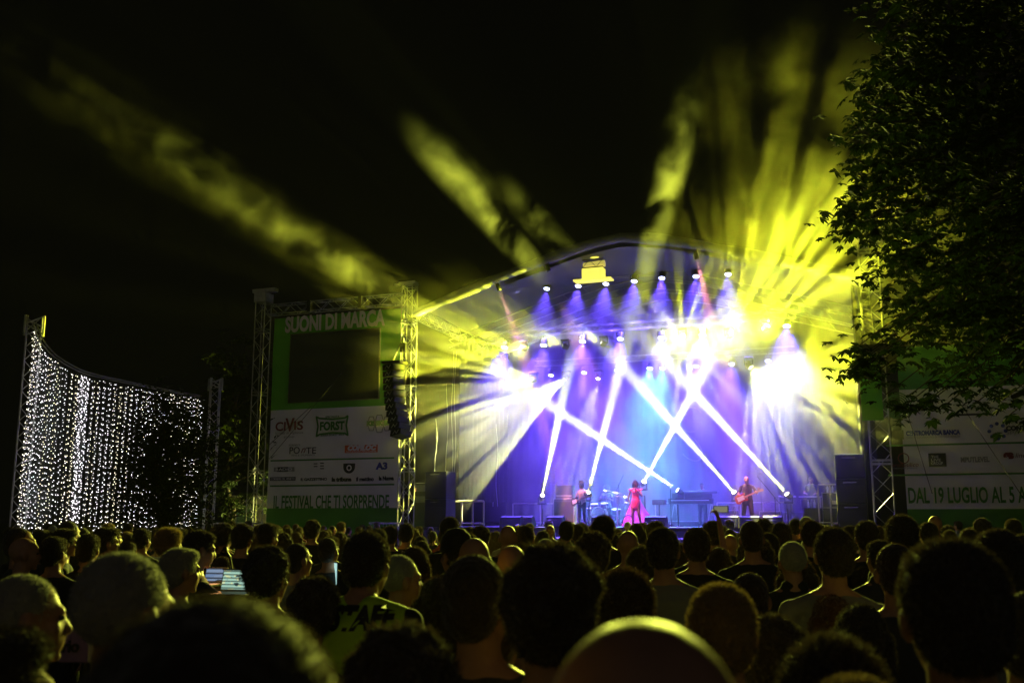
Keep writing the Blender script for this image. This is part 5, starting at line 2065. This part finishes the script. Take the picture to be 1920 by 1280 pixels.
crowd('spiky', 1131, 965, 40, 'tall dark head just left of the singer, above its neighbours', smax=1.12)
crowd('short', 1306, 988, 46, 'short-haired head right of the man in the grey t-shirt', hair=H_BROWN)
crowd('curly', 1336, 976, 36, 'dark bushy head under the raised arm')
crowd('crop', 1408, 976, 40, 'round smooth head right below the guitarist', hair=H_BROWN)
crowd('short', 1520, 975, 36, 'tall narrow head right of the monitors', hair=H_BROWN, smax=1.12)
crowd('thin', 1484, 1015, 46, 'fuzzy grey head left of the tall narrow one', hair=H_GREY)
crowd('spiky', 1689, 964, 54, 'tall bushy head in front of the right banner, left of the large head', smax=1.14)
crowd('short', 1869, 991, 76, 'dark head near the right edge above a pale collar', shirt=MS[3])
crowd('crop', 1925, 1108, 110, 'round dark head cut off by the right edge', yaw=-.2)
crowd('short2', 1645, 1012, 44, 'dark head half behind the short-haired man', shirt=MS[1])
crowd('spiky', 1620, 1062, 40, 'small dark head between the pale shirt and its right neighbour')
crowd('engineer', 370, 993, 44, 'engineer in a black t-shirt leaning over the lit laptops, in profile', yaw=r90 * .9, shirt=MS[0], eyes=True)
crowd('short', 340, 1026, 54, 'grey-brown head in profile left of the laptops', yaw=r90 * .8, hair=H_GREY, shirt=MS[0], eyes=True)
crowd('long', 410, 1003, 38, 'reddish-haired person behind the laptops', hair=H_RED, yaw=-.7)
crowd('crop', 560, 1018, 38, 'close-cropped bearded man right of the curly head, in a pale t-shirt', yaw=-.6, shirt=MS[3])
crowd('bald', 45, 1008, 40, 'grey balding man at the left edge wearing a pale face mask', yaw=r90, eyes=True)
crowd('short', 102, 1005, 40, 'dark-haired person in a t-shirt right of the man with the mask')
crowd('short2', 165, 1000, 38, 'dark head at the left above the big grey one')
crowd('short2', 122, 990, 34, 'blue-lit face in profile at the left below the fairy lights', yaw=r90, eyes=True)
crowd('crop', 40, 988, 38, 'dark head in profile at the far left, under the near mast', yaw=r90)
crowd('short2', 198, 988, 36, 'profile head right of the blue-lit face', yaw=r90, shirt=MS[1], eyes=True)
crowd('long', 240, 1012, 40, 'dark long hair above the big grey head', yaw=-.6)
crowd('bob', 240, 996, 28, 'yellow-lit fair bob below the fairy lights', hair=H_BLOND, yaw=-.9)
crowd('spiky', 318, 988, 40, 'yellow-lit short fair hair below the far end of the fairy lights', hair=H_BLOND, yaw=-.8)
crowd('short', 268, 991, 27, 'narrow dark head left of the yellow-lit fair one')
crowd('long2', 205, 980, 28, 'yellow-lit person raising a hand under the fairy lights', hair=H_BLOND, yaw=-.9)
crowd('curly', 421, 980, 34, 'bushy dark head before the cabin')
crowd('short', 456, 981, 34, 'dark head before the cabin, right of the bushy one')
crowd('short2', 501, 980, 34, 'head before the foot of the sponsor tower', yaw=-.8)
crowd('curly', 587, 974, 28, 'tall curly head before the green foot of the banner', smax=1.1)
crowd('afro', 530, 998, 38, 'round frizzy head above the close-cropped bearded man')
crowd('bob', 790, 1004, 32, 'dark bob below the line array')
crowd('clap', 792, 1012, 34, 'person raising an open hand right of the grey-haired woman', yaw=-.2)
ar = crowd('armsup', 1301, 1003, 30, 'person holding a phone up high below the keyboard')
for (kd, px, py, w_, lab) in (
        ('short2', 707, 990, 32, 'head with glasses right above the staff member'), ('crop', 616, 1007, 32, 'dark head left of the staff member'),
        ('short', 733, 985, 25, 'small head before the right foot of the banner'), ('short', 763, 981, 25, 'small head before the left stage tower'),
        ('bald', 953, 985, 32, 'head with a lit bald patch below the rail'), ('short', 985, 984, 32, 'dark head below the leftmost monitors'),
        ('bob', 1018, 994, 32, 'bobbed head left above the curly one'), ('thin', 1023, 1010, 34, 'small head with a bright rim above the tall central head'),
        ('short2', 1060, 976, 26, 'small head with glasses below the bass stack'), ('short', 1083, 982, 24, 'small dark head below the bass player'),
        ('bald', 1177, 995, 38, 'narrow round head below the hoop'), ('curly', 1150, 1000, 28, 'curly head left of the narrow round one'),
        ('afro', 1228, 976, 34, 'frizzy head right below the train of the dress'), ('bob', 1193, 980, 34, 'bobbed head right below the feet of the singer'),
        ('curly', 1432, 972, 34, 'curly head below the rightmost monitors'), ('short', 1463, 978, 34, 'dark head right of the monitors'),
        ('crop', 1490, 971, 21, 'small dark head standing clear of the others below the percussionist'), ('thin', 1510, 968, 22, 'grey head left of the tall narrow one'),
        ('short', 1440, 998, 36, 'dark head left above the fuzzy grey one'), ('bald', 1368, 1002, 26, 'small round head beside the frizzy hairdo'),
        ('crop', 1350, 999, 24, 'small bright-rimmed head under the bushy one'), ('bald', 1752, 967, 24, 'yellow-lit round head before the wide banner'),
        ('short', 1740, 978, 30, 'dark head under the yellow-lit round one'), ('bob', 1815, 990, 40, 'bobbed head before the green foot of the wide banner'),
        ('curly', 1840, 970, 28, 'curly head before the letters on the wide banner'), ('spiky', 1898, 972, 26, 'yellow-lit head near the right edge'),
        ('short', 1623, 976, 40, 'dark head in front of the right lattice tower'), ('short2', 1590, 985, 34, 'dark head in front of the right speaker stack'),
        ('long', 1645, 985, 34, 'long-haired head before the right lattice tower'), ('pony', 1915, 1000, 40, 'head with gathered hair at the right edge'),
        ('short', 78, 992, 34, 'dark head right of the man with the mask, further back'), ('crop', 131, 976, 30, 'dark head before the bright lights at the left')):
    crowd(kd, px, py, w_, lab)

# vest of the staff member
H_ = None
vm = mat('hi_vis_vest', (.55, .88, .03), .6, bump=.5, bscale=10)
C = MB()
g = .034
C.pill((0, -.01, 1.27), (0, -.005, 1.03), .150 + g, .140 + g, .82, (1, 0, 0))
C.pill((0, 0, 1.03), (0, 0, .88), .150 + g, .160 + g, .82, (1, 0, 0))
C.pill((-.12, -.012, 1.345), (.12, -.012, 1.345), .088, .088, 1.1, (0, 0, 1))
for s_ in (-1, 1):
    C.pill((s_ * .175, -.01, 1.385), (s_ * .06, -.02, 1.43), .062, .056, .95, (0, 1, 0))
vme = remesh(C, 'vest', vm, .012, 2)
part('vest', vme, None, sf)
from mathutils.bvhtree import BVHTree
bv = BVHTree.FromPolygons([v.co.copy() for v in vme.vertices], [tuple(q.vertices) for q in vme.polygons])
tx = text('lettering', 'STAFF', .105, (0, 0, 0), sf, PRNT, bold=.006, width=.23, thick=.0)
for v in tx.data.vertices:
    v.co.x += .055
for v in tx.data.vertices:                 # the print follows the cloth
    z_ = v.co.z + 1.375
    h = bv.ray_cast(V((v.co.x, -1, z_)), V((0, 1, 0)))
    v.co = V((v.co.x, (h[0].y if h[0] else -.17) - .004, z_))
# cap
cm = MATS_SHIRT[0]
part('cap', MB().lathe([(.001, .135), (.05, .125), (.082, .09), (.098, .03), (.100, 0), (.085, .0)], (0, -.008, 1.655 - .02), (0, 0, 1), 20).add([(-.07, .06, 1.64), (.07, .06, 1.64), (.06, .17, 1.625), (-.06, .17, 1.625), (-.07, .06, 1.632), (.07, .06, 1.632), (.06, .17, 1.617), (-.06, .17, 1.617)], [(0, 1, 2, 3), (7, 6, 5, 4), (0, 4, 5, 1), (1, 5, 6, 2), (2, 6, 7, 3), (3, 7, 4, 0)]), cm, cp, True)
# phone in the raised hand
ar.update_tag()
ma = Matrix.Translation(ar.location) @ Matrix.Rotation(ar.rotation_euler.z, 4, 'Z') @ Matrix.Diagonal((*ar.scale, 1))
hp_ = ma @ V((.29, .27, 1.99))
ph = thing('phone', 'dark phone held up in a raised hand before the stage', 'phone', hp_, ar.rotation_euler.z)
part('case', MB().bbox((-.075, -.006, -.035), (.075, .006, .035), .004), BLACKP, ph)
part('screen', MB().box((-.066, -.0085, -.030), (.066, -.0065, .030)), mat('phone_screen', (.03, .03, .03), .1, emit=(.75, .72, .45), es=.25), ph)

# more listeners filling the field, in rows towards the stage
rc = random.Random(21)
kinds_far = ['short'] * 5 + ['short2'] * 4 + ['crop'] * 3 + ['curly'] * 3 + ['spiky'] * 2 + ['long'] * 4 + ['bob'] * 3 + ['pony'] * 2 + ['afro', 'bald', 'thin', 'long2', 'long2']
hairs = {'short': [H_DARK, H_DARK, H_BROWN], 'long': [H_BROWN, H_DARK, H_BLOND], 'bob': [H_DARK, H_BROWN], 'thin': [H_GREY], 'crop': [H_DARK, H_BROWN, H_GREY]}
hn = {'short': 'short-haired', 'short2': 'neatly cut', 'crop': 'close-cropped', 'curly': 'curly-haired', 'spiky': 'tousle-haired', 'long': 'long-haired', 'bob': 'bob-haired', 'pony': 'pony-tailed', 'afro': 'frizzy-haired', 'bald': 'bald', 'thin': 'grey-haired', 'long2': 'wavy-haired'}
ZN = [(0, 70, 'the near mast of the fairy lights'), (70, 230, 'the fairy light curtain'), (230, 380, 'the tree in front of the fairy lights'), (380, 500, 'the site cabin'),
      (500, 625, 'the left half of the tall banner'), (625, 748, 'the right half of the tall banner'), (748, 800, 'the left stage tower'), (800, 850, 'the left speaker stack'),
      (850, 935, 'the bright handrail'), (935, 1045, 'the leftmost monitors'), (1045, 1120, 'the bass player'), (1120, 1170, 'the drum kit'), (1170, 1225, 'the singer'),
      (1225, 1340, 'the keyboards'), (1340, 1430, 'the guitarist'), (1430, 1500, 'the boom microphone stand'), (1500, 1580, 'the flight case'), (1580, 1665, 'the right lattice tower'),
      (1665, 1790, 'the start of the wide banner'), (1790, 1925, 'the far end of the wide banner')]
cnt = 0
tries = 0
TARGET = 205
pos = []
yrow = 7.0
while yrow < 33 and cnt < TARGET:
    half = yrow * .535
    x = -half + rc.uniform(0, .4)
    while x < half and cnt < TARGET:
        gap = rc.uniform(.5, .85) * (1 + max(0, yrow - 12) * .022)
        if all((x - a) ** 2 + (yrow - b) ** 2 > .2 for a, b in USED):
            pos.append((x + rc.uniform(-.08, .08), yrow + rc.uniform(-.2, .2)))
        x += gap
    yrow += rc.uniform(.95, 1.2) * (1 + yrow * .03)
# keep clear of barrier and stage front
pos = [p for p in pos if (V((p[0], p[1], 0)) - O).dot(W) < -2.3 and not (p[1] > 23 and p[0] < -9)]
rc.shuffle(pos)
pos = sorted(pos, key=lambda p: p[1])
if len(pos) > TARGET:
    keep = [p for i, p in enumerate(pos) if int(i * TARGET / len(pos)) != int((i - 1) * TARGET / len(pos))]
    pos = keep
for (x, y) in pos:
    kd = rc.choice(kinds_far)
    px = 960 + x / (y * math.cos(TH)) * F
    zn = next((z[2] for z in ZN if z[0] <= px < z[1]), None)
    if zn is None:
        continue
    dz = 'near rows' if y < 9 else 'middle rows' if y < 17 else 'far rows'
    zt, _ = top_of(kd)
    female = kd in ('long', 'bob', 'pony', 'long2')
    s_ = rc.uniform(.90, .98) if female else rc.uniform(.96, 1.045)
    sh = rc.choice([0, 0, 0, 1, 1, 4, 3, 5, 6, 2, 7, 8])
    lab = '%s listener in the %s, below %s' % (hn[kd], dz, zn)
    tgt = SW(-.5, 2, 0)
    yaw = math.atan2(-(tgt.x - x), tgt.y - y) + rc.gauss(0, .22)
    figure(KINDS_[kd](), 'person', lab, (x, y, 0), yaw, s_, shirt=MS[sh], skin=rc.choice([None, None, SKIN2]), hair=rc.choice(hairs.get(kd, [None])),
           group='%s listeners in the %s before %s' % (hn[kd], dz, zn), skip=('shoe', 'trousers') if y > 8 else ())
    cnt += 1

# ------------------------------------------------------------------ mixing position at the left
dk_p = PY(425, 1090, 7.2)
ds = thing('mixing_desk', 'dark sound desk under the two lit laptops', 'desk', (dk_p.x, dk_p.y, 0), -.35)
part('case', MB().bbox((-.8, -.35, .15), (.8, .45, 1.25), .02), BLACKP, ds)
part('desk_top', MB().bbox((-.85, -.4, 1.252), (.85, .5, 1.29), .008), BLACKM, ds)
zt = PY(425, 1112, 7.1).z
dl_ = thing('desk_lamp', 'small gooseneck lamp throwing warm light on the hand of the engineer', 'lamp', (dk_p.x - .05, dk_p.y + .28, 1.29), -.35)
part('gooseneck', MB().path([(0, 0, 0), (0, .02, .2), (0, -.02, .33), (0, -.08, .38)], .008), BLACKM, dl_)
part('lamp_head', MB().lathe([(.001, -.03), (.015, -.03), (.03, .02), (.028, .02)], (0, -.09, .37), (0, -.4, -1), 12), BLACKM, dl_, True)
spot(dl_, (0, -.1, .34), (-.15, -.5, -.6), 110, 9, (1, .42, .12), .8, rad=.02)


def laptop(px, py0, py1, wpx, label, mt, y, yaw):
    a = PY(px, py1, y)
    b = PY(px, py0, y)
    h = b.z - a.z
    wd_ = wpx / F * y
    t = thing('laptop', label, 'laptop', (a.x, a.y, a.z), yaw)
    part('keyboard', MB().bbox((-wd_ / 2, -.24, -.015), (wd_ / 2, .0, 0), .004), mat('laptop_metal', (.3, .3, .3), .4, .5), t)
    Rx = Matrix.Rotation(math.radians(-14), 3, 'X')
    part('lid', MB().box((-wd_ / 2, .0, .002), (wd_ / 2, .012, h), Rx, (0, 0, 0)), mat('laptop_metal', (.3, .3, .3)), t)
    part('screen', MB().box((-wd_ / 2 + .008, -.004, .014), (wd_ / 2 - .008, -.001, h - .01), Rx, (0, 0, 0)), mt, t)
    return t, wd_, h


def screen_mat(name, c1, c2, rows, cols, es, seed):
    m = bpy.data.materials.new(name)
    m.use_nodes = True
    t = m.node_tree
    b = t.nodes['Principled BSDF']
    b.inputs['Base Color'].default_value = (.02, .02, .02, 1)
    co = t.nodes.new('ShaderNodeTexCoord')
    mp = t.nodes.new('ShaderNodeMapping')
    mp.inputs['Scale'].default_value = (cols, 1, rows)
    mp.inputs['Location'].default_value = (seed, 0, seed)
    t.links.new(co.outputs['Object'], mp.inputs[0])
    br = t.nodes.new('ShaderNodeTexVoronoi')
    br.distance = 'CHEBYCHEV'
    br.inputs['Scale'].default_value = 1
    t.links.new(mp.outputs[0], br.inputs['Vector'])
    wv = t.nodes.new('ShaderNodeTexWave')
    wv.bands_direction = 'Z'
    wv.inputs['Scale'].default_value = rows * .16
    t.links.new(co.outputs['Object'], wv.inputs['Vector'])
    cr = t.nodes.new('ShaderNodeValToRGB')
    cr.color_ramp.interpolation = 'CONSTANT'
    e = cr.color_ramp.elements
    e[0].color = (*c1, 1)
    e[1].position = .35
    e[1].color = (*c2, 1)
    for p_, c_ in ((.55, c1), (.72, (.05, .08, .08)), (.82, c1)):
        n = e.new(p_)
        n.color = (*c_, 1)
    sp = t.nodes.new('ShaderNodeSeparateColor')
    t.links.new(br.outputs['Color'], sp.inputs[0])
    t.links.new(sp.outputs[0], cr.inputs[0])
    gt_ = t.nodes.new('ShaderNodeMath')
    gt_.operation = 'GREATER_THAN'
    gt_.inputs[1].default_value = .3
    t.links.new(wv.outputs[0], gt_.inputs[0])
    mu = t.nodes.new('ShaderNodeMath')
    mu.operation = 'MULTIPLY_ADD'
    mu.inputs[1].default_value = es * .8
    mu.inputs[2].default_value = es * .2
    t.links.new(gt_.outputs[0], mu.inputs[0])
    t.links.new(cr.outputs[0], b.inputs['Emission Color'])
    t.links.new(mu.outputs[0], b.inputs['Emission Strength'])
    return m


laptop(402, 1062, 1092, 44, 'laptop with a pale blue screen left of the other one', screen_mat('blue_window', (.35, .5, .75), (.25, .4, .7), 60, 8, .55, 1), 7.3, -.25)
laptop(452, 1066, 1108, 86, 'laptop with a greenish screen full of rows, in front of the engineer', screen_mat('green_rows', (.45, .75, .6), (.8, .9, .5), 90, 30, .8, 3), 7.0, -.25)
a = PY(626, 1096, 8.5)
tb = thing('tablet', 'bright edge of a tablet left of the staff member', 'tablet', (a.x, a.y, a.z), -1.2)
part('case', MB().bbox((-.12, 0, 0), (.12, .01, .19), .003), BLACKP, tb)
part('screen', MB().box((-.11, -.003, .01), (.11, -.001, .18)), mat('tablet_screen', (.1, .1, .1), emit=(.5, .85, .8), es=.9), tb)
# printed board low at the left
a = PY(152, 1242, 3.4)
bd = thing('printed_board', 'violet and beige printed board low at the left below the big grey head', 'sign', (a.x, a.y, 0), -.15)
z0 = a.z
part('board', MB().bbox((-.085, 0, z0), (.022, .012, z0 + .10), .003), mat('violet_print', (.22, .13, .36), .6), bd)
part('beige_field', MB().bbox((.023, 0, z0), (.075, .012, z0 + .10), .003), mat('beige_print', (.5, .42, .36), .6), bd)
text('lettering', 'rio', .055, (-.04, -.003, z0 + .035), bd, PRNT, bold=.001)
part('post', MB().tube((0, .03, 0), (0, .03, z0 + .05), .015), BLACKM, bd)
